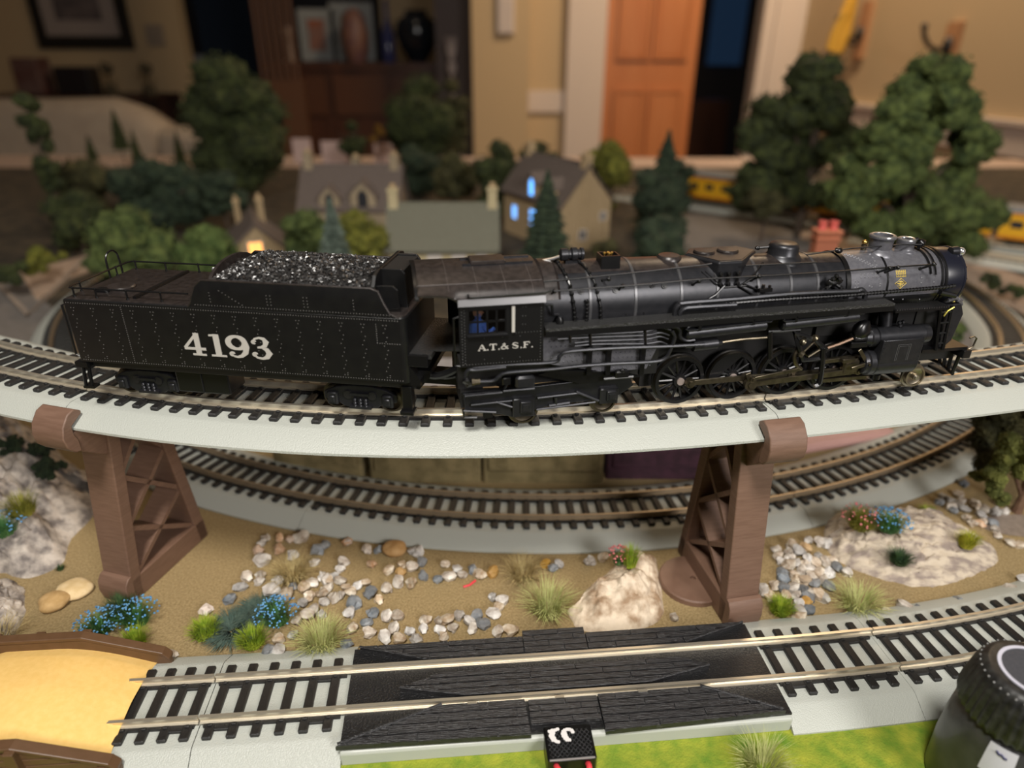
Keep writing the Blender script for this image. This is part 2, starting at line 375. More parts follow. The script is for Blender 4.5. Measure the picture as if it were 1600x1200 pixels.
# far ramps
qA = [E_(550,1019),(E_(815,1000)[0],9.8),(E_(815,987)[0],17.3),(E_(550,1013)[0],17.3)]
qA = [(r0+2,17.6),(r0+26,9.8),(E_(815,990)[0],9.8),(E_(815,990)[0],17.6)]
qB = [(E_(912,980)[0],9.8),(r1-26,9.8),(r1-1,17.6),(E_(912,980)[0],17.6)]
planks(qA,2.6,6.9,9.0); planks(qB,2.6,6.9,9.0,sh=.6)
planks([(qA[2][0]+.3,9.8),(qB[0][0]-.3,9.8),(qB[0][0]-.3,20.5),(qA[2][0]+.3,20.5)],2.6,6.2,8.9,Lp=15)
ridge([(r0+2,17.3),(r0+27,9.9)],9.1); ridge([(r1-1.5,17.3),(r1-27,9.9)],9.1)
for px in (738,876,1010):
    u = E_(px,1100)[0]; fr_prism([(u-1.6,-10.4),(u+1.6,-10.4),(u+1.6,-9.4),(u-1.6,-9.4)],8.9,9.25).build('contact_tab',M_rail,rr,True,False)

# ---------------- power plug and its wires
pl = thing('track_plug','black square power plug with a mesh top pushed into the front track edge','plug',(19,141,0))
a_ = math.radians(5)
def pp(u,v,z): return (19+u*math.cos(a_)-v*math.sin(a_),141+u*math.sin(a_)+v*math.cos(a_),z)
b = MB(); b.box((19,141.2,4.6),(15.6,12.2,8.2),rz=a_,ch=.6); b.build('plug_body',M_blks,pl,True)
mesh = MB()
for i in range(-9,10):
    for sgn in (1,-1):
        pts = []
        for t in np.linspace(-9,9,40):
            u = i*1.5+t*.85; v = t*sgn
            if abs(u)<7 and -5.5<v<4.3: pts.append(pp(u,v+.4,8.82))
        if len(pts)>2: mesh.tube(pts[::max(1,len(pts)-1)] if len(pts)>2 else pts,.2,4)
mesh.build('mesh_grille',M_rrb,pl,True,kind='stuff')
M_paint = mat('chipped_white_paint',(.75,.72,.70),rough=.6)
b = MB()
for cells in (((-6,3.6),(-5,3.9),(-4,3.9),(-5.6,2.8),(-4.8,2.9),(-5.9,1.9),(-5.1,2.0),(-5.6,1.1),(-4.8,1.0),(-5.3,.3),(-4.6,.1),(-4.2,-.3),(-3.3,4.0),(-3.7,-.5)),
              ((-1.6,2.9),(-1,3.4),(-.2,3.6),(.6,3.5),(-1.9,2.1),(-1.1,2.3),(-1.8,1.3),(-1.0,1.4),(-1.4,.5),(-.7,.5),(-.9,-.2),(1.2,3.0),(1.4,2.4),(-.1,-.3))):
    for u,v in cells:
        zi = 8.96+.011*(len(b.v)//8); b.box(pp(u,v+.4,zi),(1.2,.62,.12),rz=a_+.75); b.box(pp(u,v+.4,zi+.005),(1.2,.62,.12),rz=a_-.75)
b.build('white_marks',M_paint,pl,True,False)
b = MB(); b.tube([pp(-7.2,-5.6,8.4),pp(7.2,-5.6,8.4)],.28,6); b.build('front_edge',mat('worn_edge',(.25,.23,.22),rough=.4),pl,True)
M_red = mat('red_wire',(.72,.055,.07),rough=.35)
for k,(pts,lb) in enumerate((([pp(-5.2,-5.6,6),pp(-4.6,-8,6.8),pp(-1.8,-12,4.2),pp(2,-17,3),pp(4,-30,1.6),pp(5,-72,1.4)],'left red wire leaving the black track plug at a slant'),
                ([pp(5,-5.6,6),pp(5,-8,6.8),pp(4.4,-12,4),pp(4.6,-18,2.2),pp(7.5,-30,1.6),pp(9,-72,1.4)],'right red wire leaving the black track plug straight'))):
    q,_ = catmull(pts); b = MB(); b.tube([tuple(x) for x in q],.95,10); tag(b.build('wire',M_red),lb,'wire')

# ---------------- earth bumper at the left end
M_brown = mat('brown_plastic',(.10,.052,.024),(.115,.06,.03),.3,rough=.42)
M_fill = mat('yellow_sand_fill',(.78,.50,.15),(.82,.54,.18),.5,rough=.9,bump=.2,bscale=4)
bu = thing('track_bumper','brown plank walled track bumper filled with smooth yellow sand','bumper',(-150,153,0))
uB = FR.sx(-129)
def bf(u,v,z): # u grows to the left of the open end
    x,y,dx,dy = FR.at(FR.sx(-129)); return (x-dx*u-dy*v, y-dy*u+dx*v, z)
wall = [(-4,0),(-4,5.5),(-2,8.2),(24,18),(55,18),(66,9.5),(66,0)]
def bwall(v0,v1):
    b = MB(); b.prism([(u,z) for u,z in wall],v0,v1,lambda u,z,t: bf(u,t,z)); return b.build('side_wall',M_brown,bu,True,False,bevel=.4)
bwall(-22.5,-20.2); bwall(19.4,21.6)
b = MB()
for v0,v1 in ((-23.6,-19.8),(19,22.6)):
    bb_=MB(); cap=[(-4,5.6),(-2,8.3),(24,18.1),(55,18.1),(66,9.6)]
    bb_.ring([[bf(u,v0,z),bf(u,v1,z),bf(u,v1,z+1.4),bf(u,v0,z+1.4)] for u,z in cap]); bb_.build('wall_cap',M_brown,bu,True,False,bevel=.3)
for u in (24,40,55):
    for v0,v1 in ((-25.2,-22.4),(21.4,24)):
        b = MB(); b.bb((0,0,0),(1,1,1)); b.v=[bf(u-1.6+3.2*x,v0+(v1-v0)*y,18.8*z) for x,y,z in b.v]; b.build('wall_post',M_brown,bu,True,False,bevel=.3)
for z in (3,6,9,12,15):   # plank rows on the near wall
    u0 = -3+max(0,(z-7)*2.4); b = MB(); b.bb((0,0,0),(1,1,1)); b.v=[bf(u0+(64-u0)*x,-22.9+.5*y,z-1.35+2.6*zz) for x,y,zz in b.v]; b.build('plank',M_brown,bu,True,False,bevel=.15)
b = MB(); b.bb((0,0,0),(1,1,1)); b.v=[bf(64+2*x,-22.5+44*y,13*z) for x,y,z in b.v]; b.build('back_wall',M_brown,bu,True,False,bevel=.3)
b = MB(); R_=[]
for i in range(25):
    u = 1+i*(64-1)/24; prof = 6.4+10.2*math.sin(min(1,u/34)*PI/2)-max(0,(u-52))*.5
    R_.append([bf(u-(1-(v/20)**2)*0+(.0),v,max(3,prof-2.4*(abs(v)/20)**3 + (1.6*(1-abs(v)/20)))) for v in np.linspace(-20.2,19.4,17)])
b.ring(R_,closed=False,caps=False); b.build('sand_fill',M_fill,bu,True)

# ================================================================== piers
def pier(label, px0, roundfoot, voff=0, uoff=0):
    s_ = UP.sx(px0); x,y,dx,dy = UP.at(s_); a = math.atan2(dy,dx)
    t = thing('bridge_pier',label,'pier',(x,y,0),a)
    hw = 7.0
    # local: x along the track, y away from the viewer; the trestle narrows upwards, arms reach out under the deck
    nf,nt,ff,ft = -24.5+voff,-12.5,22+voff,12
    def sk(u,z): return u+uoff*(1-z/87)
    def sweepx(b_,poly,u0,u1): return b_.prism(poly,u0,u1,lambda u,v,q:(sk(q,v),u,v))
    def leg(y0,y1,w_):
        b = MB(); sweepx(b,[(y0,0),(y1,86),(y1+w_,86),(y0+w_,0)],-hw,hw); return b.build('pier_leg',M_pier,t,smooth=False,bevel=.5)
    leg(nf,nt,5.5); leg(ff-5.5,ft-5.5,5.5)
    b = MB(); sweepx(b,[(nf,0),(nf+1.5,11),(ff-1.5,11),(ff,0)],-hw,hw); b.build('pier_foot_bar',M_pier,t,smooth=False,bevel=.5)
    b = MB(); sweepx(b,[(nt-1,80),(nt-1,87),(ft+1,87),(ft+1,80)],-hw,hw); b.build('pier_top_bar',M_pier,t,smooth=False,bevel=.5)
    b = MB(); sweepx(b,[(nf-1.2,0),(nf-2.6,6),(nf-2.2,10.5),(nf-.4,13),(nf+1.4,13.5),(nf+2,0)],-hw-.2,hw+.2); b.build('foot_lip',M_pier,t,smooth=True,bevel=.3)
    zs = [10,34,58,82]
    def ye(z,o): k=z/86; return (nf+(nt-nf)*k+o, ff+(ft-ff)*k-o)
    for i in range(3):
        z0,z1 = zs[i],zs[i+1]
        for (p,q) in (((ye(z0,4)[0],z0),(ye(z1,4)[1],z1)),((ye(z0,4)[1],z0),(ye(z1,4)[0],z1))):
            d = Vector((q[0]-p[0],q[1]-p[1])).normalized(); nx,nz=-d.y*1.0,d.x*1.0
            b = MB(); sweepx(b,[(p[0]-nx,p[1]-nz),(q[0]-nx,q[1]-nz),(q[0]+nx,q[1]+nz),(p[0]+nx,p[1]+nz)],-hw+1.2,hw-1.2); b.build('cross_brace',M_pier,t,smooth=False)
    for s in (-1,1):   # arm and clamp hooking over the roadbed edge, near and far
        pr = [(-20.5,93.2),(-23,95),(-26,94),(-29,90.5),(-30.2,86.5),(-29.6,82.5),(-27,79.5),(-24.6,79),(-24.6,84),(-25.6,86),(-25.6,89.4),(-20.7,92.2)]
        if s>0: pr=[(-v,z) for v,z in pr]
        b = MB(); b.prism(pr,-7,7,lambda u,v,q:(q,u,v)); b.build('edge_clamp',M_pier,t,smooth=True,ang=50,bevel=.4)
        b = MB(); b.prism([(-s*-11,70) if 0 else (s*11,68),(s*26,79.5),(s*27.5,82),(s*25.2,86.6),(s*11,86.6)],-6.2,6.2,lambda u,v,q:(q*(1-.35*(82-v)/14 if v<82 else 1),u,v)); b.build('clamp_arm',M_pier,t,smooth=False,bevel=.3)
    if roundfoot:
        b = MB(); b.lathe([(14.5,0),(14.5,2.2),(14,2.8),(1.2,2.8),(1.1,1.5),(.01,1.5)],(-9,2,0),'Z',40); b.build('round_foot',M_pier,t)
    return t
PL = pier('brown lattice pier under the left bridge joint, beside the big grey and cream rock',-153,False,5,-6)
PR = pier('brown lattice pier with a round foot under the right bridge joint, by the rerailer',88.3,True,1.0,0)

# ================================================================== things behind the lower track
M_olive = mat('olive_block_stone',(.16,.125,.055),(.27,.21,.10),.12,rough=.9,bump=1,bscale=.6,detail=6)
def block(label, x0, x1, y0, m, hgt=23, dep=26, cat='block', group=None, rz=0, name='stone_block'):
    b = MB(); b.box((0,0,hgt/2),(x1-x0,dep,hgt),ch=1.2); b.box((0,-dep/2-.6,hgt*.62),(x1-x0-6,1.6,hgt*.5),ch=.5)
    o = b.build(name,m,smooth=True,ang=30,bevel=.6); o.location = Vector(((x0+x1)/2,y0+dep/2,0))*MM; o.rotation_euler=(0,0,rz); tag(o,label,cat,group); return o
block('left olive stone block behind the lower track, seen under the bridge',-76,-16.5,298,M_olive)
block('right olive stone block behind the lower track, next to the dark purple block',-15.5,49,298,M_olive,24)
block('leftmost olive stone block behind the lower track, near the left pier',-130,-78,306,M_olive,22,rz=-.18)
block('dark purple block in shade behind the lower track, left of the right pier',51,112,302,mat('purple_block',(.035,.012,.02),(.06,.02,.035),.2,rough=.8),23)
M_pink = mat('ribbed_pink_board',(.50,.30,.27),(.36,.20,.18),.25,rough=.6,kind='wave',stretch=(.9,.4,.5))
o = block('pink ribbed board lying behind the lower track at right, under the bridge',128,225,332,M_pink,5,60,'board',rz=.28,name='ribbed_board')

# ================================================================== jar
jr = thing('screw_cap_jar','black jar with ribbed screw cap and white ring on the lid, bottom right corner','jar',(149,133.3,0))
M_jar = mat('smoky_jar_plastic',(.03,.03,.031),(.045,.045,.045),.2,rough=.4,coat=.2)
b = MB(); b.lathe([(15.4,0),(16,1.2),(16.2,14),(15.8,24),(15.2,30),(14,33),(13.2,35)],(0,0,0),'Z',48); b.build('jar_body',M_jar,jr)
cap = MB(); n = 160; rings=[]
for z,rr_ in ((33.6,14),(34.2,15.2),(36,15.6),(46,14.0),(48.6,13.0),(49.8,11.8),(50,11.0)):
    k0_ = .35 if 34<z<48 else 0
    rings.append([((rr_+k0_*math.cos(k*2*PI/n*40))*math.cos(k*2*PI/n),(rr_+k0_*math.cos(k*2*PI/n*40))*math.sin(k*2*PI/n),z) for k in range(n)])
cap.ring(rings); cb = cap.build('screw_cap',mat('cap_black_rubbed',(.008,.008,.008),(.03,.03,.028),.4,rough=.45),jr,ang=50)
b = MB(); b.lathe([(9.5,49.8),(9.5,50.35),(8.5,50.35),(8.5,49.8)],(0,0,0),'Z',64,caps=False); b.build('white_ring',mat('cap_ring_white',(.50,.50,.58),rough=.5),cb)
b = MB(); b.lathe([(8.45,49.8),(8.45,50.2),(.01,50.2)],(0,0,0),'Z',64); b.build('cap_disc',mat('cap_disc_grey',(.04,.043,.052),(.05,.052,.062),1,rough=.6),cb)
for k in range(40):
    a = k*2*PI/40; b = MB(); b.ico((13.2*math.cos(a),13.2*math.sin(a),48.6),.3,1)
    if k==0: tip0 = b.build('rib_tip',mat('worn_rib_tip',(.30,.30,.30),rough=.5),cb)
    else: place(tip0,cb,(0,0,0),a)
M_lab = mat('jar_label_white',(.55,.55,.60),rough=.5)
for a0,nm in ((math.radians(226),1),(math.radians(263),0)):
    b = MB(); R2=[]
    for k in range(7):
        a = a0+math.radians(-13+k*26/6); R2.append([(r_*math.cos(a),r_*math.sin(a),z) for r_,z in ((16.4,22),(15.9,28),(15.0,32.2),(14.6,32),(15.9,22))])
    b.ring(R2); lb = b.build('paper_label',M_lab,jr,ang=40)
    if nm:
        b = MB(); b.tube([(r_*math.cos(a0+q),r_*math.sin(a0+q),z) for q,z,r_ in ((-.09,30.6,15.5),(-.04,30.0,15.65),(.0,30.2,15.6),(.05,29.6,15.75),(.09,29.8,15.7))],.3,6); b.build('pen_mark',mat('pen_blue_black',(.02,.02,.08),rough=.6),lb)

# ================================================================== rocks
def rock(label, outline, h, m, seed, peak=(.5,.5), rough=.18, p=1.8, name='rock', z0=0, fine=1.0, group=None):
    P = [W(*q) if len(q)==2 else Vector(q) for q in outline]; c_ = sum(P,Vector((0,0,0)))/len(P)
    q,_ = catmull([(v.x,v.y) for v in P]+[(P[0].x,P[0].y)]); q = np.array([(np.interp(t,np.arange(len(q)),q[:,0]),np.interp(t,np.arange(len(q)),q[:,1])) for t in np.linspace(0,len(q)-1,131)[:-1]]); n = len(q)
    mx = max(v.x for v in P);mn=min(v.x for v in P);my=max(v.y for v in P);ny=min(v.y for v in P)
    cx = mn+(mx-mn)*peak[0]; cy = ny+(my-ny)*peak[1]; rings = []; K = 46
    size = max(mx-mn,my-ny)
    for i in range(K+1):
        r = 1-i/K*.985; ring = []
        for x,y in q:
            X = cx+(x-cx)*r; Y = cy+(y-cy)*r
            v = Vector((X*.06+seed*9,Y*.06,seed)); f_ = noise.fractal(v,1,2,6)
            rid = 1-abs(noise.noise(Vector((X*.11+seed,Y*.11,3))))*2
            f2 = noise.fractal(Vector((X*.22+seed,Y*.22,seed*2)),1,2.1,5); crk = abs(noise.noise(Vector((X*.16+Y*.05,Y*.13,seed+5)))); crk = -max(0,.10-crk)*14
            st = math.floor((h*(1-r**p)+f_*3)/2.6)*2.6-(h*(1-r**p)+f_*3)
            z = h*((1-r**p)) * (1+rough*1.6*f_) + h*rough*.5*rid*(1-r**6) + (f2*1.3+crk*.8+st*.35)*fine*(1-r**8)
            if i==0: z = -.6
            jit = (1-r)*.0 if i==0 else 1
            nx = (noise.noise_vector(Vector((X*.25,Y*.25,seed+z*.2)))*1.4+noise.noise_vector(Vector((X*.8,Y*.8,z*.6)))*.5)*jit*fine
            ring.append((X+nx.x,Y+nx.y,z0+max(-.6,z)+nx.z*.6))
        rings.append(ring)
    b = MB(); b.ring(rings); t = b.build(name,m,smooth=True,ang=42); tag(t,label,'rock',group)
    bb = [Vector(v)*1 for v in b.v]
    def top(px,py,up=1.2):
        return top0(px,py)+Vector((0,0,up))
    def top0(px,py):   # first point of the rock's own surface below a sight line
        best=None
        for k in range(0,200):
            z = z0+h*1.6*(1-k/200); w_=W(px,py,z)
            for v in bb[::1]:
                if abs(v[0]-w_.x)<1.6 and abs(v[1]-w_.y)<1.6 and v[2]>=z: return w_
        return W(px,py,z0+h*.5)
    return t,top
_,topL = rock('big grey and cream cliff rock at the left edge behind the left pier',[(-60,905),(0,896),(45,905),(98,882),(112,845),(150,800),(150,750),(-206,284,0),(-246,314,0),(-300,352,0),(-400,352,0),(-440,300,0),(-420,230,0)],36,M_rockg,3,(.5,.62),.22,2.4)
rock('low grey rock cut by the left edge above the yellow bumper',[(-70,930),(0,905),(32,915),(40,945),(30,985),(0,1000),(-60,1010),(-100,960)],9,M_rockg,5,(.5,.5),.15)
_,topC = rock('cream and tan lumpy rock with a pink flower tuft, left of the right pier',[(886,958),(905,985),(950,988),(1000,984),(1034,966),(1036,930),(1028,885),(1024,872),(1000,868),(970,880),(930,915)],11,M_rockw,8,(.6,.6),.3,2.2,fine=.55)
_,topR = rock('large flat cream and grey rock slab at right with grass tufts on it',[(1285,845),(1300,870),(1340,893),(1400,912),(1450,919),(1510,905),(1560,878),(1545,850),(1500,822),(1470,808),(1400,806),(1300,810)],12,M_rocks,12,(.4,.72),.14,2.6)
def flatstone(label, px, py, rx, ry, m, h, seed):
    c_ = W(px,py); b = MB(); b.ico((0,0,h*.45),1,3,seed,.10,(rx,ry,h*.62),1.3); b.v=[(x,y,max(-.2,z)) for x,y,z in b.v]
    o = b.build('flat_stone',m,ang=60); o.location=c_*MM; tag(o,label,'stone')
flatstone('pale cream flat round stone behind the tan one, left of the left pier',118,926,7.2,6.0,mat('stone_cream',(.60,.43,.21),(.70,.53,.30),.3,rough=.85,bump=.5,bscale=1),4.5,4)
flatstone('tan flat round stone in front of the cream one, left of the left pier',87,946,5.9,5.4,mat('stone_tan',(.42,.26,.10),(.52,.34,.15),.3,rough=.85,bump=.5,bscale=1),5.2,9)
flatstone('brown flat stone by the pebbles near the lower track',617,863,5.6,4.6,mat('stone_brown',(.36,.20,.07),(.46,.28,.12),.3,rough=.8,bump=.5,bscale=1),5,14)

# pebbles -----------------------------------------------------------
PE = {}
def pebble(px,py,cl,size,grp,lab):
    m = {'w':M_stonew,'p':M_stonep,'g':M_stoneg,'o':M_stoneo}[cl]
    k = (cl,rnd.randrange(6))
    x = W(px,py,size*.3)
    s_ = size*rnd.uniform(.85,1.15)
    if k not in PE:
        b = MB(); b.ico((0,0,0),1.04,2,k[1]*3+ord(cl),.4,(1.12,.95,.78),1.25); o = b.build('pebble',m,ang=24); PE[k]=o
    else: o = PE[k].copy(); C.objects.link(o)
    o.location = (x.x*MM,x.y*MM,s_*.30*MM); o.scale=(s_*.5,)*3; o.rotation_euler=(rnd.uniform(-.3,.3),rnd.uniform(-.3,.3),rnd.uniform(0,6.28))
    tag(o,lab,'pebble',grp)
c1 = "1105,640w 1090,662w 1075,690p 1095,735W 1165,640p 1210,645p 1160,690p 1255,640W 1320,690G 1355,665g 1450,655p 1310,740w 1220,715w 1030,805w 1085,800w 1080,820w 1005,845w 960,895g 1155,825w 1130,865W 1190,875W 1215,845g 1262,850w 1300,830w 1360,810w 1290,885w 1265,912w 1310,940w 1285,960w 1240,985w 1220,1045w 1160,1065w 1120,1112g 1160,1115w 855,945p 710,1125w"
c2 = "15,675g 115,655p 195,690o 240,690g 385,695w 410,700w 425,740g 95,740w 85,770w 215,750p 285,775w 340,750w 385,765w 335,782o 430,800g 490,812g 535,805w 570,772w 590,795w 520,750w 635,772g 665,792w 718,785o 940,745o 970,765g 998,750w 1125,740w 1180,720w 35,820w 30,850w 85,820w 110,845w 85,880w 60,890w 130,865w 155,838w 190,825w 210,868G 140,910G 15,910w 125,955w 245,900w 280,853w 325,825w 380,830w 220,955g 195,995g 135,1015w 205,1040w 275,970w 325,970w 270,1055W 305,1020w 330,1065w 375,1030w 440,985w 400,1060w 430,1020w 495,985w 530,980w 575,965w 500,1025w 555,1015w 515,1050w 625,990w 635,1020w 655,960g 680,1000g 720,960w 740,930w 720,885w 762,905w 740,1030w 795,1030W 1475,970w 110,1085g 60,800w 10,800w 10,870w 5,960w"
c3 = "570,690w 575,712w 635,675w 695,680o 700,650w 755,660w 780,662w 590,740w 620,752w 650,745w 700,730w 745,715w 770,740w 800,735w 820,760g 865,785w 710,770w 740,790w 590,780g 600,810g 640,790w 685,818o 715,800w 780,790w 790,840g 565,840w 595,850g 520,870w 505,850w 540,885w 635,850w 680,855g 650,882w 715,870w 690,905o 740,880w 765,892w 660,918w 705,940g 665,945w 665,970w 620,700w 660,700w 610,880w 625,725w 735,745w 675,775w 655,810w 610,760w 690,750w 760,810w 730,830g 700,890g"
c4 = "1030,950w 1105,925w 1160,942g 1330,907g 1560,860W 1595,868w 1545,662w 1580,668w 1600,820w"
c5 = "1350,415g 1260,465w 1250,490g 1290,480w 1330,460w 1300,510w 1335,490w 1350,520w 1390,490w 1310,525g 1360,555w 1420,545w 1385,580w 1420,582p 1470,580g 1490,630w 1480,602w 1480,530W 1495,495p 1520,530w 1430,520w 1405,510w 1440,570w"
for txt,ox,k in ((c1,0,0),(c2,500,1),(c3,1000,2),(c4,1000,3),(c5,1000,4)):
    for it in txt.split():
        x,r = it.split(','); y = r[:-1]; cl = r[-1]; big = cl.isupper() or cl=='O'
        nmn = {'w':'whitish','p':'pinkish','g':'grey','o':'ochre'}[cl.lower()]
        where = ''
        xi,yi=int(x),int(y)
        if k==0: where = 'in the upper part of the scatter beside the left pier' if yi<770 else 'in the lower part of the scatter beside the left pier'
        if k==1: where = 'by the lower track kerb, between brown stone and centre rock' if (yi<815 and xi>300) else 'near the brown flat stone, upper left of the scatter' if yi<790 else 'in the dense heap left of the middle scatter' if xi<262 else 'in the row just behind the rerailer' if yi>940 else 'in the open middle of the sand, below the brown stone'
        if k==2: where = ('in the upper half' if yi<790 else 'in the lower half')+' of the heap by the right pier'
        if k==3: where = 'lying apart on the sand by the curved front track'
        if k==4: where = ('at the left side' if xi<1375 else 'at the right side')+' of the heap by the right edge tree'
        pebble(ox+int(x)/2.667,600+int(y)/2.667,cl.lower(),(6.0 if big else 4.4)*(1.1 if k in(2,3) else 1),'%s pebbles %s'%(nmn,where),('large ' if big else '')+nmn+' pebble '+where)

# ================================================================== tufts and flowers
def blades(b, c_, rad, hgt, n, spread=1.0, wd=.32, seed=0):
    r_ = random.Random(seed)
    for i in range(n):
        a = r_.uniform(0,2*PI); q = rad*.45*math.sqrt(r_.random()); x0 = c_[0]+q*math.cos(a); y0 = c_[1]+q*math.sin(a)
        a += r_.uniform(-.5,.5); h = hgt*r_.uniform(.55,1.0); lean = spread*r_.uniform(.1,1.0)*rad*.8
        t = Vector((-math.sin(a),math.cos(a),0)).lerp(Vector((1,0,0)),.3)*wd*.5
        p0 = Vector((x0,y0,c_[2]-.2)); p1 = p0+Vector((math.cos(a)*lean*.45,math.sin(a)*lean*.45,h*.62)); p2 = p0+Vector((math.cos(a)*lean,math.sin(a)*lean,h*(1-.25*lean/rad)))
        b.add([p0-t,p0+t,p1+t*.8,p1-t*.8,p2],[(0,1,2,3),(3,2,4)])
G = {'bright':mat('tuft_bright',(.18,.29,.012),(.38,.46,.03),.3,rough=.8),'pale':mat('tuft_pale',(.38,.42,.13),(.52,.52,.22),.3,rough=.8),
     'dry':mat('tuft_dry',(.42,.32,.13),(.52,.42,.20),.3,rough=.85),'dark':mat('tuft_dark',(.015,.05,.015),(.05,.10,.025),.3,rough=.8),
     'olive':mat('tuft_olive',(.13,.14,.01),(.28,.26,.03),.3,rough=.8),'yellow':mat('tuft_yellow',(.30,.32,.01),(.45,.42,.03),.3,rough=.8),
     'leaf':mat('flower_leaf',(.03,.13,.03),(.09,.22,.06),.4,rough=.8),'moss':mat('moss_teal',(.05,.09,.075),(.09,.13,.10),.6,rough=.95)}
M_blue = mat('petal_blue',(.06,.20,.42),(.16,.38,.62),.8,rough=.8); M_pinkf = mat('petal_pink',(.62,.14,.16),(.72,.26,.25),.8,rough=.7)
nt = [0]
def tuft(label, px, py, rad, hgt, m, n=150, z=0, spread=1, at=None, flowers=None, nf=40, name='grass_tuft', cat='grass tuft', wd=.34):
    p = at or W(px,py,z); nt[0]+=1; n=int(n*1.5)
    if m=='bright': rad*=1.15
    if flowers:
        t = thing(name,label,cat,p); b = MB(); blades(b,(0,0,0),rad,hgt,n,spread,wd,nt[0]); b.build('foliage',G[m],t,smooth=False)
        r_ = random.Random(nt[0]); b = MB()
        for i in range(nf):
            a = r_.uniform(0,2*PI); q = rad*math.sqrt(r_.random()); b.ico((q*math.cos(a),q*math.sin(a),hgt*(1.02-.45*(q/rad)**2)+r_.uniform(-.8,.8)),r_.uniform(.3,.5),1,i,.5)
        b.build('blossoms',flowers,t,kind='stuff'); return t
    b = MB(); blades(b,(0,0,0),rad,hgt,n,spread,wd,nt[0]); o = b.build(name,G[m],smooth=False); o.location = Vector(p)*MM; return tag(o,label,cat)
tuft('bright green round tuft left of the dark moss patch',322,992,7.2,8,'bright',420,spread=.8)
tuft('bright green round tuft in front of the dark moss patch',397,1006,7.2,8,'bright',420,spread=.8)
tuft('pale green spiky tuft beside the left end of the rerailer',503,1010,12,12,'pale',330,spread=1.2)
tuft('dark green spiky tuft at the foot of the left pier',192,962,8.5,11,'dark',420,spread=.9)
tuft('bright green tuft behind the corner of the yellow sand bumper',212,1008,7,8,'bright',380,spread=.8)
tuft('tiny dark green tuft on the sand below the cliff rock',95,890,2.6,3,'dark',80)
tuft('dry straw coloured tuft among the pebbles right of the left pier',457,900,12,9,'dry',260,spread=1.2)
tuft('dry straw coloured tuft in the middle of the sand',817,900,11,9.5,'dry',240,spread=1.2)
tuft('pale green spiky tuft left of the centre rock',856,955,12.5,14,'pale',330,spread=1.25)
tuft('bright green round tuft at the foot of the right pier',1218,956,6.8,7.5,'bright',400,spread=.8)
tuft('pale green spiky tuft right of the pebbles by the right pier',1340,950,12,11,'pale',300,spread=1.3)
tuft('small green tuft behind the rock slab at right',1448,803,5,5,'bright',200)
tuft('pale green spiky tuft on the grass at the bottom edge',1190,1202,10,11,'pale',260,spread=1.3)
tuft('dry grass tuft at the left edge behind the bumper',-8,1010,14,10,'dry',260,spread=1.2)
m_ = tuft('low dark teal moss patch between two bright green tufts',365,985,10,4,'moss',700,spread=1.4,name='moss_patch',cat='moss',wd=.6)
tuft('dark teal moss patch reaching up to the blue flowers',405,958,9,4,'moss',600,spread=1.4,name='moss_patch',cat='moss',wd=.6)
tuft('blue flowered clump at the upper end of the moss patch',435,970,9,9,'leaf',260,flowers=M_blue,nf=120,name='flower_clump',cat='flowers')
tuft('blue flowered clump nearest the bumper, left of its neighbour',158,985,9,8,'leaf',260,flowers=M_blue,nf=110,name='flower_clump',cat='flowers')
tuft('blue flowered clump behind the dark tuft at the left pier foot',214,972,9.5,9,'leaf',320,flowers=M_blue,nf=100,name='flower_clump',cat='flowers')
tuft('small pink blossom cluster on a green tuft on the centre rock',0,0,5,12,'bright',190,at=topC(984,886),flowers=None,name='grass_tuft')
tuft('pink flowers leaning left of the green tuft on the centre rock',0,0,5,8,'leaf',60,at=topC(966,882),flowers=M_pinkf,nf=60,name='flower_clump',cat='flowers')
tuft('dark green round tuft in the middle of the rock slab',0,0,6.6,7,'dark',400,at=topR(1403,882))
tuft('yellow green tuft at the right side of the rock slab',0,0,6.4,8.5,'yellow',380,at=topR(1508,856))
tuft('olive tuft with pink blossoms at the back of the rock slab',0,0,9.5,10,'olive',460,at=topR(1342,826),flowers=M_pinkf,nf=46,name='flower_clump',cat='flowers')
tuft('blue flowered clump at the back of the rock slab',0,0,9,9.5,'leaf',380,at=topR(1386,830),flowers=M_blue,nf=100,name='flower_clump',cat='flowers')
tuft('olive green tuft on the cliff rock at the left edge',0,0,10,12,'olive',360,at=topL(38,806))
tuft('blue flowered clump on the cliff rock at the left edge',0,0,10,9,'leaf',280,at=topL(8,836),flowers=M_blue,nf=100,name='flower_clump',cat='flowers')
for (px,py,l) in ((20,705,'dark bush on the cliff rock, leftmost of three'),(60,712,'dark bush on the cliff rock, middle one just under the bridge'),(74,742,'dark bush on the cliff rock, lowest of three')):
    p = topL(px,py); b = MB(); r_=random.Random(px)
    for k in range(26): b.ico((r_.gauss(0,3.4),r_.gauss(0,3),abs(r_.gauss(2,2))),r_.uniform(1.2,2.6),1,k,.5)
    o = b.build('bush',mat('bush_blackgreen',(.008,.016,.006),(.02,.035,.012),.5,rough=.95,bump=1,bscale=2),smooth=False); o.location=p*MM; tag(o,l,'bush')
b = MB(); b.tube([tuple(W(x,y,.5)) for x,y in ((724,917),(734,914),(743,907))],.5,6); tag(b.build('red_strip',M_red),'tiny red plastic scrap on the sand left of centre','scrap')
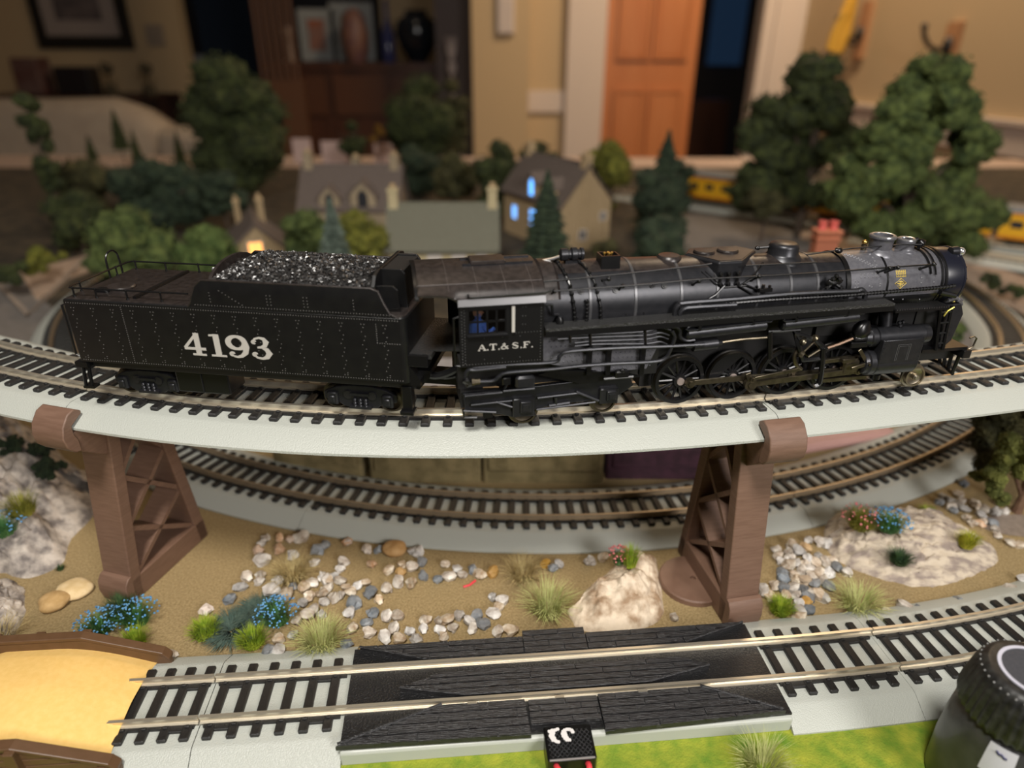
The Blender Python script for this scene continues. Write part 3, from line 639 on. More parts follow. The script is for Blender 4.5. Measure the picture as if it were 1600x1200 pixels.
# ================================================================== the train
def body_frame(x, y, deg):
    a = math.radians(deg); X = Vector((math.cos(a),math.sin(a),0)); Y = Vector((-math.sin(a),math.cos(a),0))
    return Vector((x,y,97))+Y*8.25, X, Y, a
def LPf(fr):
    O,X,Y,a = fr
    def f(px,py,yl):
        d = ray(px,py); c_ = Vector((0,0,CH)); t = ((O+Y*yl-c_).dot(Y))/d.dot(Y); P = c_+d*t-O
        return (P.dot(X), yl, P.z)
    return f
LF = body_frame(88.5,214.3,10.8); TF = body_frame(-91,208.2,-8.2)
lo = thing('steam_locomotive','black model steam locomotive with grey smokebox and A.T.&S.F. on its cab','locomotive',LF[0],LF[3])
te = thing('tender','black coal tender lettered 4193 standing behind the locomotive','tender',TF[0],TF[3])
LP = LPf(LF); TP = LPf(TF)
BZ = 37.4   # boiler axis
def bz(x): return 37.2+(x+80)*.004
# boiler radius along x
BR = [(-82,12.7),(-60,12.8),(-38,12.4),(-20,12.0),(0,11.6),(14,11.2),(25,10.8)]
def br(x):
    return float(np.interp(x,[p[0] for p in BR]+[62,80],[p[1] for p in BR]+[10.7,10.5]))
def bp(x, deg, r=0):  # point on the boiler skin; deg 0 = near side, 90 = top
    a = math.radians(deg); R_ = br(x)+r; return (x,-math.cos(a)*R_,bz(x)+math.sin(a)*R_)
def lathex(xr, m, name, parent=lo, off=(0,0), n=48, **k):
    b = MB(); rings=[[ (x,off[0]+math.cos(q*2*PI/n)*r,bz(x)+off[1]+math.sin(q*2*PI/n)*r) for q in range(n)] for x,r in xr]; b.ring(rings); return b.build(name,m,parent,**k)
boiler = lathex([(x,r) for x,r in BR],M_boil,'boiler')
# dust lies on the upper skin: a thin jacket over the crown
b = MB(); 
b.ring([[bp(x,d,.06) for d in np.linspace(58,125,16)] for x in np.linspace(-81,24,22)],closed=False,caps=False)
b.build('crown_jacket',M_dust,lo)
lathex([(25,10.85),(25.2,11.0),(62,10.75),(62.5,10.6)],M_graph,'smokebox')
for x in (-66,-51,-35.5,-23,-8.5,3.5,13.5):
    b = MB(); b.ring([[bp(x+dx,d,.22 if 0<i<3 else .02) for d in np.linspace(-40,220,44)] for i,dx in enumerate((-.55,-.4,.4,.55))],closed=False,caps=False); b.build('boiler_band',M_band,lo)
b = MB(); b.ring([[bp(x,d,.22) for d in np.linspace(-75,-13,12)] for x in (26,44,61)],closed=False,caps=False); b.build('smokebox_lower_shade',M_blks,lo)  # dark strip imitates the shade on the smokebox's lower flank
lathex([(24.2,11.0),(24.2,11.35),(25.8,11.35),(25.8,11.0)],M_blks,'smokebox_band')
lathex([(39.5,10.8),(39.6,11.05),(40.3,11.05),(40.4,10.8)],M_blks,'smokebox_band')
for x in (61,62.6): lathex([(x,10.6),(x,11.15),(x+.8,11.15),(x+.8,10.6)],M_blks,'smokebox_band')
lathex([(63.4,10.6),(63.8,10.75),(70.2,10.6),(70.4,10.85),(71.0,10.85),(71.4,10.2),(72.0,9.2),(72.8,7.5),(73.2,3),(73.3,.1)],mat('smokebox_front_blue_black',(.008,.009,.016),rough=.3),'smokebox_front')
b = MB()
for d in (10,35,145,170,200,330,-20,60,120): b.cyl(bp(70.8,d,-.6),bp(72.4,d,-1.4),.45,n=6)
b.build('door_dog',M_blks,lo,kind='stuff')
# rivets
def rivets(name, pts, m, parent, r=.22, h=.14):
    b = MB()
    for p,nrm in pts:
        p = Vector(p); nn = Vector(nrm).normalized(); a = nn.orthogonal().normalized(); c_ = nn.cross(a)
        b.add([p+a*r,p+c_*r,p-a*r,p-c_*r,p+nn*h],[(0,1,4),(1,2,4),(2,3,4),(3,0,4)])
    return b.build(name,m,parent,kind='stuff',smooth=False)
def bn(deg): a=math.radians(deg); return (0,-math.cos(a),math.sin(a))
pts=[]
for i in range(13): 
    x = 27.2+i*.78; d = 78-i*3.6
    pts += [(bp(x,d,.15),bn(d)),(bp(x+.8,d+1.5,.15),bn(d))]
for i in range(6):
    for d in (25,31): pts.append((bp(29.6+i*1.5,d,.15),bn(d)))
for i in range(7): pts.append((bp(36.5,20+i*9,.15),bn(20+i*9)))
for d in (2,8,14,19): pts += [(bp(27.5,d,.15),bn(d)),(bp(28.6,d,.15),bn(d))]
for x,d in ((33,9),(34,7),(37,12),(37,8),(53,18),(53,9),(58,9),(48,-22),(55,-25),(44,-20)): pts.append((bp(x,d,.15),bn(d)))
rivets('smokebox_rivets',pts,mat('rivet_graphite',(.30,.30,.32),rough=.4,metal=.4),lo,.36,.36)
rivets('boiler_bolts',[(bp(x,-8,.05),bn(-8)) for x in (-77,-70,-63,-54,-48,-38,-30)],M_blks,lo,.35,.35)
# washout plugs: ringed studs
for px,py in ((862,457),(909,457),(963,455),(1021,448),(1040,449),(1003,0)):
    if py==0: continue
    p = LP(px,py,-12); d = math.degrees(math.atan2(p[2]-bz(p[0]),12)); d = math.degrees(math.asin(min(.9,(p[2]-bz(p[0]))/br(p[0]))))
    n_ = Vector(bn(d)); c_ = Vector(bp(p[0],d,.1)); b = MB(); b.cyl(c_,c_+n_*.35,.95,n=14); b.cyl(c_,c_+n_*.75,.5,n=10); b.build('washout_plug',M_blks,lo)
# seams on smokebox
for x in (49.6,53.4):
    b = MB(); b.tube([bp(x,d,.03) for d in range(2,24,3)],.13,4); b.build('seam',M_graph,lo)
# emblem: gold plate lettering and a diamond
em = thing_ = None
b = MB(); cx,cd = 45.0,10.5
def ep(u,v,r=.12): return bp(cx+u,cd+v*math.degrees(1/10.9),r)
b.add([ep(-2.2,0),ep(0,-1.7),ep(2.2,0),ep(0,1.7)],[(0,1,2,3)]); b.build('emblem_diamond',M_blkm,lo,smooth=False)
b = MB(); b.tube([ep(-2.2,0,.16),ep(0,-1.7,.16),ep(2.2,0,.16),ep(0,1.7,.16)],.16,4,loop=True)
for v,u0,u1 in ((.55,-.8,.8),(0,-1.35,1.35),(-.55,-.8,.8)): b.tube([ep(u0,v,.16),ep(u1,v,.16)],.16,4)
b.tube([ep(0,-1.1,.16),ep(0,1.1,.16)],.14,4)
b.build('emblem_gold',M_gold,lo)
b = MB()
for v in (2.6,3.5,4.3):
    for u in np.linspace(-1.7,1.7,6):
        b.tube([ep(u,v-.3,.15),ep(u+.1,v+.3,.15)],.14,4)
    b.tube([ep(-1.9,v-.36,.15),ep(1.9,v-.36,.15)],.09,4)
b.build('emblem_lettering',M_gold,lo)
# stacks and domes
def ztop(px,py): return LP(px,py,0)
def vlathe(name, x, prof, m, y=0, n=32, parent=lo):
    b = MB(); b.lathe(prof,(x,y,0),'Z',n,caps=True); return b.build(name,m,parent,ang=40)
zt = bz(42)+10.7; M_rim = mat('stack_rim_highlight',(.36,.36,.37),rough=.28,metal=.8)
st = vlathe('smokestack',42.4,[(5.6,zt-2.2),(5.3,zt-.6),(4.3,zt+.3),(3.7,zt+.9),(3.8,zt+3.4),(3.9,zt+4.2),(4.4,zt+4.7),(4.4,zt+5.3),(4.1,zt+5.6),(3.1,zt+5.5),(3.0,zt+3),(.05,zt+3)],M_graph)
vlathe('feedwater_stack',52.2,[(4.4,zt-1.6),(4.0,zt-.3),(3.1,zt+.2),(2.9,zt+.8),(3.0,zt+2.6),(3.1,zt+3.1),(3.1,zt+3.7),(2.9,zt+4.0),(2.1,zt+3.9),(2.0,zt+2),(.05,zt+2)],M_graph)
for xx,r_,z_ in ((42.4,4.3,5.55),(52.2,3.05,3.95)): b = MB(); b.lathe([(r_-1.2,zt+z_-.3),(r_-1.1,zt+z_+.1),(r_-.5,zt+z_+.25),(r_,zt+z_),(r_+.12,zt+z_-.4)],(xx,0,0),'Z',36,caps=False); b.build('stack_rim',M_rim,lo)  # lighter rings imitate the highlight on the stack rims
b = MB(); b.cyl((37.2,1.6,zt-1),(37.2,1.6,zt+2.2),.9,n=10); wv=b.build('whistle',M_rod,lo); b = MB(); b.ico((37.2,1.6,zt+2.9),1.0,2,sc=(1.1,1,.8)); b.build('whistle_cap',M_brass,wv)
zd = bz(6)+11.5
vlathe('steam_dome',5.2,[(7.2,zd-2.6),(6.4,zd-1.0),(5.5,zd-.2),(5.0,zd+.4),(5.0,zd+2.6),(4.7,zd+3.4),(3.9,zd+3.9),(.05,zd+4.0)],M_boil)
vlathe('low_dome_cover',-36.0,[(4.2,bz(-36)+11.9),(4.0,bz(-36)+12.6),(3.4,bz(-36)+13.2),(.05,bz(-36)+13.4)],M_dust)
# faceted sand box
sbz = bz(-17)+12.3
def sb(px,py,z):  # plan point of the sand box from the photo at height z (local)
    p = W(px,py,97+z); d_ = p-LF[0]; return (d_.dot(LF[1]),d_.dot(LF[2]))
top_ = [(-29.5,2.2),(-22.8,-9.5),(-14.6,-9.5),(-3.6,2.2),(-7.5,8.5),(-25.5,8.5)]
sbz = 49.6
rings = [[(x,y,44.0 if y<-5 else 46) for x,y in top_],[(x,y,sbz-.1) for x,y in top_],[(x*.96-.04*16.5,y*.95,sbz+.55) for x,y in top_]]
b = MB(); b.ring(rings); sbx = b.build('sand_box',M_boil,lo,smooth=False,bevel=.3)
b = MB(); b.prism([(x*.93-.07*16.5,y*.90) for x,y in top_],sbz+.5,sbz+.75,lambda u,v,t:(u,v,t)); b.build('sand_box_lid',M_dust,sbx,smooth=False)
for x in (-23,-14.5):
    b = MB(); b.lathe([(3.6,sbz+.3),(3.6,sbz+1.2),(3.2,sbz+1.6),(.05,sbz+1.7)],(x,1.5,0),'Z',20); b.build('filler_lid',M_dust,sbx)
b = MB()
for x in (-29.2,-27.8):
    b.tube([(x,-2.6,sbz-.6),(x+1.6,-8.0,sbz-3.2),(x+5,-10.6,sbz-6.2),(x+8,-11.3,sbz-7.4)],.3,6)
b.tube([(-15,-11.2,sbz-7.2),(-11,-10.3,sbz-5.2),(-5,-5.6,sbz-1.6)],.35,6)
b.tube([(-22,-11.5,sbz-7.4),(-12.5,-11.5,sbz-7.2)],.35,6)
b.build('sand_pipe',M_blks,lo)
sbz += 2.2
for dx in (-22.4,-19.6,-16.4):
    b = MB(); b.cyl((dx,-10.7,sbz-8.6),(dx,-10.6,sbz-5.6),.55,n=8); b.ico((dx,-10.7,sbz-5.3),.85,1); b.ico((dx,-11.3,sbz-8.6),.9,1); b.build('sand_valve',M_blks,lo)
for p in ([(-21,-11.6,sbz-9),(-24,-12.3,sbz-11.6),(-30.5,-12.9,36.8)],[(-16.5,-11.7,sbz-9),(-12,-12.1,sbz-11.6),(-8.5,-12.3,sbz-13.6)],[(-14.5,-11.5,sbz-8.6),(-9,-11.9,sbz-11),(-4,-12.2,sbz-13.4)]):
    b = MB(); b.tube(p,.32,6); b.build('sand_pipe',M_blks,lo)
# box with brass valves, generator, hatch on the boiler top
xb = LP(950,405,-3)[0]
b = MB(); b.bb((xb-3.1,-6.0,48),(xb+3.1,-5.4,52.8)); b.bb((xb-3.1,-.9,48),(xb+3.1,-.3,52.8)); b.bb((xb-3.1,-5.4,48),(xb-2.6,-.9,52.8)); b.bb((xb+2.6,-5.4,48),(xb+3.1,-.9,52.8)); b.bb((xb-2.6,-5.4,48),(xb+2.6,-.9,50.6)); vb=b.build('valve_box',M_blks,lo,smooth=False)
b = MB()
for dx,dy in ((-1.2,-2.5),(.1,-3.5),(1.2,-2.6),(.1,-2)): b.cyl((xb+dx,dy,50.4),(xb+dx,dy,52.6),.45,.25,8); b.ico((xb+dx,dy,52.8),.6,1)
b.build('brass_valves',M_brass,vb)
xg = LP(893,402,0)[0]
b = MB(); b.lathe([(.9,-4.4),(2.0,-3.9),(2.0,-1.8),(1.6,-1.5),(1.6,-.8),(2.2,-.4),(2.2,1.2),(1.6,1.6),(1.6,2.4),(2,2.6),(2,3.4),(.8,4)],(xg,-1,52.6),'X',18); b.bb((xg-2.5,-2.2,49),(xg+2.5,.2,50.9)); b.build('turbo_generator',M_boil,lo)
b = MB(); b.tube([(xg-9.5,0,50.5),(xg-6.5,-.5,51.2),(xg-4,-1,52)],.55,8); b.build('steam_pipe',M_steel,lo)
# turret housing next to the cab with its pipes
b = MB(); b.ring([[bp(x,d,r) for d in range(20,161,10)]+[bp(x,d,-.5) for d in range(160,19,-10)] for x,r in ((-81.5,.2),(-80.5,1.1),(-76.5,1.1),(-75.5,.2))]); b.build('turret_cover',M_dust,lo)
for xs,rr_ in (((-74.5,-74,-72.5,-71.5,-71),.5),((-69,-66.5,-64.5,-63,-62.5),.42)):
    ds = (100,70,42,8,-12); b = MB(); b.tube([bp(x,d,.6) for x,d in zip(xs,ds)],rr_,8)
    for k_ in range(14):
        t = k_/13; x = np.interp(t,[0,.25,.5,.75,1],xs); d = np.interp(t,[0,.25,.5,.75,1],ds); b.ico(bp(x,d,.6),rr_*1.45,1)
    b.build('lagged_pipe',M_blks,lo)
b = MB(); q = [LP(850,476,-15),LP(862,476,-15),LP(864,492,-14),LP(872,492,-13)]; b.tube([(p[0],p[1],p[2]) for p in q],.45,6); b.build('injector_pipe',M_boil,lo)
b = MB(); b.cyl(bp(-67.4,-10,1),bp(-67.4,18,1.2),.5,.3,8)
for k_ in range(6): b.ico(bp(-67.4,-10+k_*5,1.05),.62,1)
b.build('ribbed_lever',M_blks,lo)
xf = LP(874,490,-13)[0]
b = MB(); b.lathe([(.9,30.8),(1.2,32),(.8,33),(1.3,34.2),(1.3,35.6),(.7,36.6)],(xf,-13.8,0),'Z',12); b.build('check_valve',M_blks,lo)
# handrails with posts
def rail_(name, pts, r=.28, posts=(), m=M_blks):
    b = MB(); b.tube(pts,r,6); o = b.build(name,m,lo); return o
hr1 = [LP(849,440,-13),LP(915,434,-13),LP(1000,425,-13),LP(1100,414,-13),LP(1112,412,-13)]
rail_('handrail',hr1)
hr2 = [LP(866,455,-15),LP(1000,445,-14.5),LP(1100,436,-14.2),LP(1200,431,-13.5),LP(1300,425,-13),LP(1400,417,-12.4),LP(1463,413,-12)]
rail_('handrail',hr2)
rail_('handrail',[LP(1165,415,-12),LP(1276,410,-12)]);
rail_('handrail',[LP(1260,398,-3),LP(1330,388,-3),LP(1410,382,-3),LP(1440,382,-4)],.25)
for px,py in ((866,455),(973,447),(1092,439),(1186,432),(1390,419),(1403,418),(1459,413),(951,436)):
    p = Vector(LP(px,py,-13.8)); d = math.degrees(math.asin(max(-.9,min(.95,(p.z-bz(p.x))/14)))) ; b = MB(); b.cyl(bp(p.x-.4,d-6,-.2),p,.38,.45,8); b.ico(p,.75,2); b.ico(bp(p.x-.4,d-6,.2),.7,1); b.build('handrail_post',M_blks,lo)
# pipes above the running board
def pipe(name, pxs, y, r, m=M_boil, n=8, ribs=0):
    q = [LP(px,py,y if not hasattr(y,'__len__') else y[i]) for i,(px,py) in enumerate(pxs)]; b = MB()
    cq,_ = catmull(q) if len(q)>2 else (q,0); b.tube([tuple(p) for p in cq],r,n)
    if ribs:
        L_ = [Vector(p) for p in cq]; tot = sum((L_[i+1]-L_[i]).length for i in range(len(L_)-1)); acc_=0; nxt=0
        for i in range(len(L_)-1):
            d = (L_[i+1]-L_[i]); 
            while nxt <= acc_+d.length and d.length>0:
                p = L_[i]+d*((nxt-acc_)/d.length); u = d.normalized(); b.cyl(p-u*.2,p+u*.2,r*1.3,n=8); nxt += ribs
            acc_ += d.length
    return b.build(name,m,lo)
pipe('delivery_pipe',[(1054,494),(1055,484),(1061,476),(1072,473),(1150,467),(1240,459),(1330,455),(1342,454)],-14.2,.85)
pipe('delivery_pipe',[(1062,494),(1063,488),(1070,482),(1084,480),(1150,476)],-14.6,.8)
pipe('ribbed_pipe',[(1105,477),(1200,469),(1300,463),(1340,460),(1400,455),(1470,449),(1492,446)],-14.0,.55,M_blks,8,1.25)
pipe('short_elbow_pipe',[(1335,462),(1338,455),(1346,453),(1351,458),(1351,466)],-13.6,.9)
# feed clack with valves on the smokebox side
b = MB(); c_ = LP(1302,442,-12.5)
b.ico(c_,2.0,2,3,.3,(1.5,.6,.7)); 
for dx,dz in ((-2.5,-1.5),(2.6,-1.6),(0,2.6),(-1,1.6),(1.3,1.5),(3.6,-2.6)): b.ico((c_[0]+dx,c_[1]-.8,c_[2]+dz),.9,1); b.cyl((c_[0],c_[1],c_[2]),(c_[0]+dx,c_[1]-.8,c_[2]+dz),.5,n=6)
b.build('check_valve_casting',M_blks,lo,smooth=True)
b = MB(); c_ = LP(1196,453,-13.4); b.box(c_,(4.6,1.2,1.2),ch=.2); b.cyl((c_[0]-1,c_[1],c_[2]),(c_[0]-1,c_[1],c_[2]+1.8),.6,n=8); b.cyl((c_[0]+1.3,c_[1],c_[2]),(c_[0]+1.3,c_[1],c_[2]+1.5),.5,n=8); b.build('valve_bracket',M_blks,lo)
# running boards (chequered plate)
M_tread = mat('tread_plate',(.022,.022,.022),rough=.45,bump=1,bscale=1.6)
for s in (-1,1):
    y0,y1 = (-18.0,-10) if s<0 else (10,18)
    zr = 34.2
    b = MB(); b.ring([[(x,y0,z-.05),(x,y1,z-.05),(x,y1,z+.9),(x,y0,z+.9)] for x,z in ((-81.5,zr-.7),(0,zr),(38.5,zr+.3))]); b.build('running_board',M_tread,lo,smooth=False)
    b = MB(); b.ring([[(x,s*18.0,z-1.8),(x,s*17.6,z-1.8),(x,s*17.6,z),(x,s*18.0,z)] for x,z in ((-81.5,zr-.7),(0,zr),(38.5,zr+.3))]); b.build('running_board_skirt',M_blks,lo,smooth=False)
    b = MB(); b.bb((40,s*11,31.6),(61,s*17.4,32.4)); fs=b.build('front_step_board',M_blks,lo,smooth=False)
    b = MB()
    for k_ in range(22):
        x = 40.6+k_*.95; b.bb((x,s*11.2,32.4),(x+.4,s*17.2,32.75))
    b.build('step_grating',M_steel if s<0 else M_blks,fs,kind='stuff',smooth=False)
# pipe bundle along the firebox
for py0,py1,py2,xe in ((519,513,506,1052),(525,518,512,1050),(530,524,520,1048),(536,530,526,1046),(541,537,534,1044)):
    x0 = 871 if py0<535 else 898
    pipe('pipe_run',[(x0,py0),(930,py0-3),(1007,py1),(1030,py2),(xe-2,py2+ (4 if py0>520 else 1))],-16.2,.36,M_boil,6)
for px in (922,1008,890):
    b = MB(); a_ = LP(px,513,-16.7); c_ = LP(px+1,545 if px!=890 else 535,-16.7); b.tube([a_,c_],.42,6); b.build('pipe_clip',M_blks,lo)
pipe('pipe_run',[(1040,512),(1056,511),(1062,517),(1063,527),(1072,532),(1085,531)],-16.2,.6)
# slanted riveted firebox sheet
fb = [(-81,-12.6,32),(-43.5,-12.6,32),(-42.5,-13.2,24),(-46,-14,16.5),(-60,-14,16.5),(-81,-14,21)]
def fby(z): return -12.6-(32-z)*.095
b = MB(); P0=[(x,fby(z),z) for x,y,z in fb]; P1=[(x,fby(z)+20,z) for x,y,z in fb]; n=len(fb)
b.add(P0+P1,[tuple(range(n)),tuple(range(2*n-1,n-1,-1))]+[(i,(i+1)%n,n+(i+1)%n,n+i) for i in range(n)]); b.build('firebox_side',M_graph,lo,smooth=False)
pts=[]
for i in range(24):
    for j in range(8):
        x = -79+i*1.55+(j%2)*.7; z = 17.6+j*1.75
        if x>-44.6+(z-16.5)*.1 or (x<-62 and z<21.5-(x+81)*.24) or z>31: continue
        pts.append(((x,fby(z)-.02,z),(0,-1,-.1)))
rivets('firebox_rivets',pts,M_graph,lo,.33,.34)
for px in (920,950,1003):
    b = MB(); a_=LP(px,540,-15.2); c_=LP(px+1,583,-15.6); b.box(((a_[0]+c_[0])/2,-15.2,(a_[2]+c_[2])/2),(1.5,1.6,abs(a_[2]-c_[2])+1)); b.build('firebox_strap',M_blks,lo,smooth=False)
pipe('cab_pipe',[(735,577),(745,574),(790,570),(864,566),(875,556),(890,549),(960,544),(1045,541),(1100,538)],-17.3,.62)
pipe('cab_pipe',[(728,594),(728,585),(733,578),(745,578),(790,573)],-17.6,.7)
pipe('injector_feed_pipe',[(742,596),(770,595),(780,588),(795,582),(860,577),(905,572),(960,568),(1020,565),(1040,559),(1048,545),(1054,528),(1050,517)],-17.2,.62)
b = MB(); c_ = LP(730,597,-17.4); b.ico(c_,1.7,2,2,.5); b.build('pipe_union',M_blks,lo)
b = MB(); a_=LP(737,597,-17.4); c_=LP(750,596,-17.4); b.cyl(a_,c_,.95,n=10); b.cyl(a_,Vector(a_).lerp(Vector(c_),.35),1.2,n=10); b.build('hose_coupling',M_rod,lo)
b = MB(); c_=LP(820,594,-16.5); b.box(c_,(6.2,3,3.6),ch=.7); b.build('lubricator_box',M_boil,lo)
b = MB(); c_=LP(791,594,-16); b.box(c_,(2.8,2,2.4),ch=.3); b.build('small_junction_box',M_blks,lo)
b = MB(); c_=LP(971,583,-16.5); b.box(c_,(4.6,2.4,2.2),ch=.4); b.cyl((c_[0]-6,c_[1],c_[2]-1.5),(c_[0]+4,c_[1],c_[2]-1.5),.7,n=8); b.ico((c_[0],c_[1]-.8,c_[2]+1.2),1.0,1); b.build('injector',M_blks,lo)
b = MB(); b.prism([(LP(840,585,-14)[0],LP(840,585,-14)[2]),(LP(905,598,-14)[0],LP(905,598,-14)[2]),(LP(1000,588,-14)[0],LP(1000,588,-14)[2]),(LP(960,580,-14)[0],LP(960,580,-14)[2]),(LP(860,578,-14)[0],LP(860,578,-14)[2])],-14.6,-13,lambda u,v,t:(u,t,v)); b.build('ash_pan',M_blks,lo,smooth=False)
# valve gear shield boxes / air tanks with cooling coils under the running board
for (ax,ay),(cx_,cy_) in (((1070,521),(1196,507)),((1220,507),(1340,494))):
    a_=Vector(LP(ax,ay,-15.6)); c_=Vector(LP(cx_,cy_,-15.6)); b = MB(); b.tube([a_,a_+Vector((.6,0,0)),c_-Vector((.6,0,0)),c_],[1.6,2.1,2.1,1.6],18); tk=b.build('air_reservoir',M_boil,lo)
    b = MB(); b.tube([a_+Vector((1,-1.6,3.0)),a_+Vector((0,-1.8,2.9)),a_+Vector((-.6,-1.8,2.2)),a_+Vector((.3,-2,1.6)),c_+Vector((-1,-2,1.7)),c_+Vector((.5,-2,1.6)),c_+Vector((1.1,-1.8,2.2)),c_+Vector((.4,-1.8,2.9))],.32,6)
    b.tube([a_+Vector((0,-1.7,3.1)),c_+Vector((.4,-1.7,3.1))],.38,6)
    b.build('cooling_coil',M_boil,tk)
    b = MB()
    for t in (.14,.8): p=a_.lerp(c_,t)+Vector((0,-1.9,2.4)); b.box(p,(1.1,1,2.2),ch=.2)
    b.build('coil_clamp',M_blks,tk)
b = MB(); a_=Vector(LP(1082,540,-15.2)); c_=Vector(LP(1119,536,-15.2)); b.tube([a_-Vector((2.6,0,0)),a_-Vector((.1,0,0)),a_,c_,c_+Vector((.2,0,0)),c_+Vector((2,0,0))],[.7,.9,2.0,2.0,1.2,.8],16); b.build('brake_cylinder',M_boil,lo)
pipe('reach_rod',[(1125,535),(1160,530),(1200,527)],-15.4,.5,M_rod)
# ---- cab
CAB0,CAB1 = -108.0,-82.2
zb,zs = 23.6,44.0
wx0,wx1,wz0,wz1 = LP(732,520,-18)[0], LP(791,520,-18)[0], 34.3, 41.9
M_cab = mat('cab_black',(.005,.005,.0055),rough=.36)
for s in (-1,1):
    b = MB(); y0,y1 = s*17.4,s*18.0
    b.bb((CAB0,y0,zb),(wx0,y1,zs)); b.bb((wx1,y0,zb),(CAB1,y1,zs)); b.bb((wx0,y0,zb),(wx1,y1,wz0)); b.bb((wx0,y0,wz1),(wx1,y1,zs))
    cs = b.build('cab_side',M_cab,lo,smooth=False)
    wf = MB(); wd = (wx1-wx0)
    for k_ in range(5):
        x = wx0+k_*wd/4; wf.bb((x-.3,s*17.5,wz0),(x+.3,s*17.9,wz1))
    for z in (wz0,wz1,(wz0+wz1)/2): wf.bb((wx0,s*17.5,z-.3),(wx1,s*17.9,z+.3))
    wf.bb((wx0-.4,s*17.9,wz0-.9),(wx1+.4,s*18.9,wz0-.4))
    fw = wf.build('cab_window',M_blks,cs,smooth=False)
    b = MB(); b.bb((wx0,s*17.6,wz0),(wx1,s*17.7,wz1)); b.build('window_pane',mat('clear_pane',(.9,.9,.9),rough=.03,trans=1),fw,smooth=False)
    b = MB(); b.bb((wx1+1.6,s*18.0,wz0+.2),(wx1+2.5,s*18.9,wz1+.6)); b.build('wind_deflector',M_white,cs,smooth=False)
pts=[]
for t in np.arange(0,1.001,1/26.): pts.append(((CAB0+1+t*24,-18.02,zb+.8),(0,-1,0)))
for t in np.arange(0,1.001,1/20.):
    pts += [((CAB0+.8,-18.02,zb+.8+t*19),(0,-1,0)),((CAB1-.9,-18.02,zb+.8+t*19),(0,-1,0)),((CAB0+1.6,-18.02,zb+1.3+t*19),(0,-1,0))]
for x in (CAB0+7.4,CAB0+13,CAB0+18.5):
    for z in ((zb+2.2,),(zb+9.2,),): pts.append(((x,-18.02,z[0]),(0,-1,0)))
for x in np.arange(wx1+2,CAB1-1,.95): pts.append(((x,-18.02,wz0-.4),(0,-1,0)))
for z in (36.5,39.2,42): pts += [((wx1+5,-18.02,z),(0,-1,0)),((wx1+5.9,-18.02,z),(0,-1,0))]
for t in np.arange(0,1.001,1/30.): pts.append(((CAB0+.5+t*25,-18.1,zs-.5),(0,-1,0)))
rivets('cab_rivets',pts,mat('rivet_black',(.05,.05,.05),rough=.35),lo,.2,.16)
b = MB(); b.bb((CAB0,-17.4,zb),(CAB1,17.4,zb+.8)); b.build('cab_floor',M_tread,lo,smooth=False)
b = MB(); b.ring([[(CAB1-.3,-17.4,zb),(CAB1-.3,17.4,zb),(CAB1-.3,17.4,46),(CAB1-.3,0,50.5),(CAB1-.3,-17.4,46)],[(CAB1,-17.4,zb),(CAB1,17.4,zb),(CAB1,17.4,46),(CAB1,0,50.5),(CAB1,-17.4,46)]]); b.build('cab_front_wall',M_cab,lo,smooth=False)
b = MB(); b.cyl((CAB1-6,0,37),(CAB1-.5,0,37),10,n=24); b.build('backhead',M_blkm,lo)
# roof: arched sheet, longer at the rear where its sides are cut higher
RP = [(-18.3,44.6),(-18.0,46.3),(-16.2,47.8),(-12.5,49.4),(-8,50.7),(-4,51.4),(0,51.7)]
RP = RP+[(-y,z) for y,z in RP[-2::-1]]
def roofz(y): return float(np.interp(y,[p[0] for p in RP],[p[1] for p in RP]))
def roofring(x, low):
    pr = [(y,z) for y,z in RP]
    pr = [(max(-18.3,min(18.3,y)),max(z,low)) for y,z in pr]
    return [(x,y,z) for y,z in pr]+[(x,y*.975,z-.7) for y,z in pr[::-1]]
b = MB(); b.ring([roofring(x,l) for x,l in ((-119.5,47.3),(-113,47.0),(-111,46.7),(-109.4,46.0),(-108.4,45.2),(-107.4,44.4),(-82.0,44.4))])
roof = b.build('cab_roof',M_dust,lo,ang=50)
b = MB(); b.ring([[(x,-18.9,43.4),(x,-18.0,43.4),(x,-17.9,45.4),(x,-18.4,45.4)] for x in (-108.2,-81.9)]); b.build('roof_drip_edge',M_steel if 0 else mat('edge_highlight_silver',(.34,.34,.35),rough=.3,metal=.85),roof,smooth=False)  # silver colour imitates the highlight along the black roof edge
rivets('roof_rivets',[((x,-18.35,44.9),(0,-1,.2)) for x in (-107,-106,-100,-99,-98,-92.5,-91.5,-90.5,-84,-83)],M_blks,roof,.25,.2)
b = MB(); b.tube([(-119.3,-14.0,48.9),(-82.2,-14.0,48.9)],.1,5)
for x in (-110.5,-102,-93.5,-85.5): b.tube([(x,y,z+.04) for y,z in RP[1:]],.06,5)
b.build('roof_seam',mat('seam_dusty',(.09,.075,.07),rough=.5),roof)
b = MB(); b.tube([(-105.2,-18.6,47.2),(-105,-18.9,46.2),(-104,-18.9,46),(-82,-18.8,46.4),(-80.3,-18.4,46.9)],.32,6); b.build('roof_gutter',M_blks,roof)
b = MB(); b.ring([[(x,y,z) for y,z in RP[1:-1]]+[(x,y*.93,z-1.2) for y,z in RP[-2:0:-1]] for x in (-120.4,-119.2)]); b.build('roof_rear_lip',M_blks,roof,ang=50)
b = MB(); b.box((-97,-1,52.3),(11,7.5,1.1),ch=.3); b.build('roof_hatch',M_dust,roof)
b = MB()
for y in (-4.2,2.2): b.bb((-105,y-.3,51.3),(-83,y+.3,52.1))
b.build('hatch_slide',M_boil,roof,smooth=False)
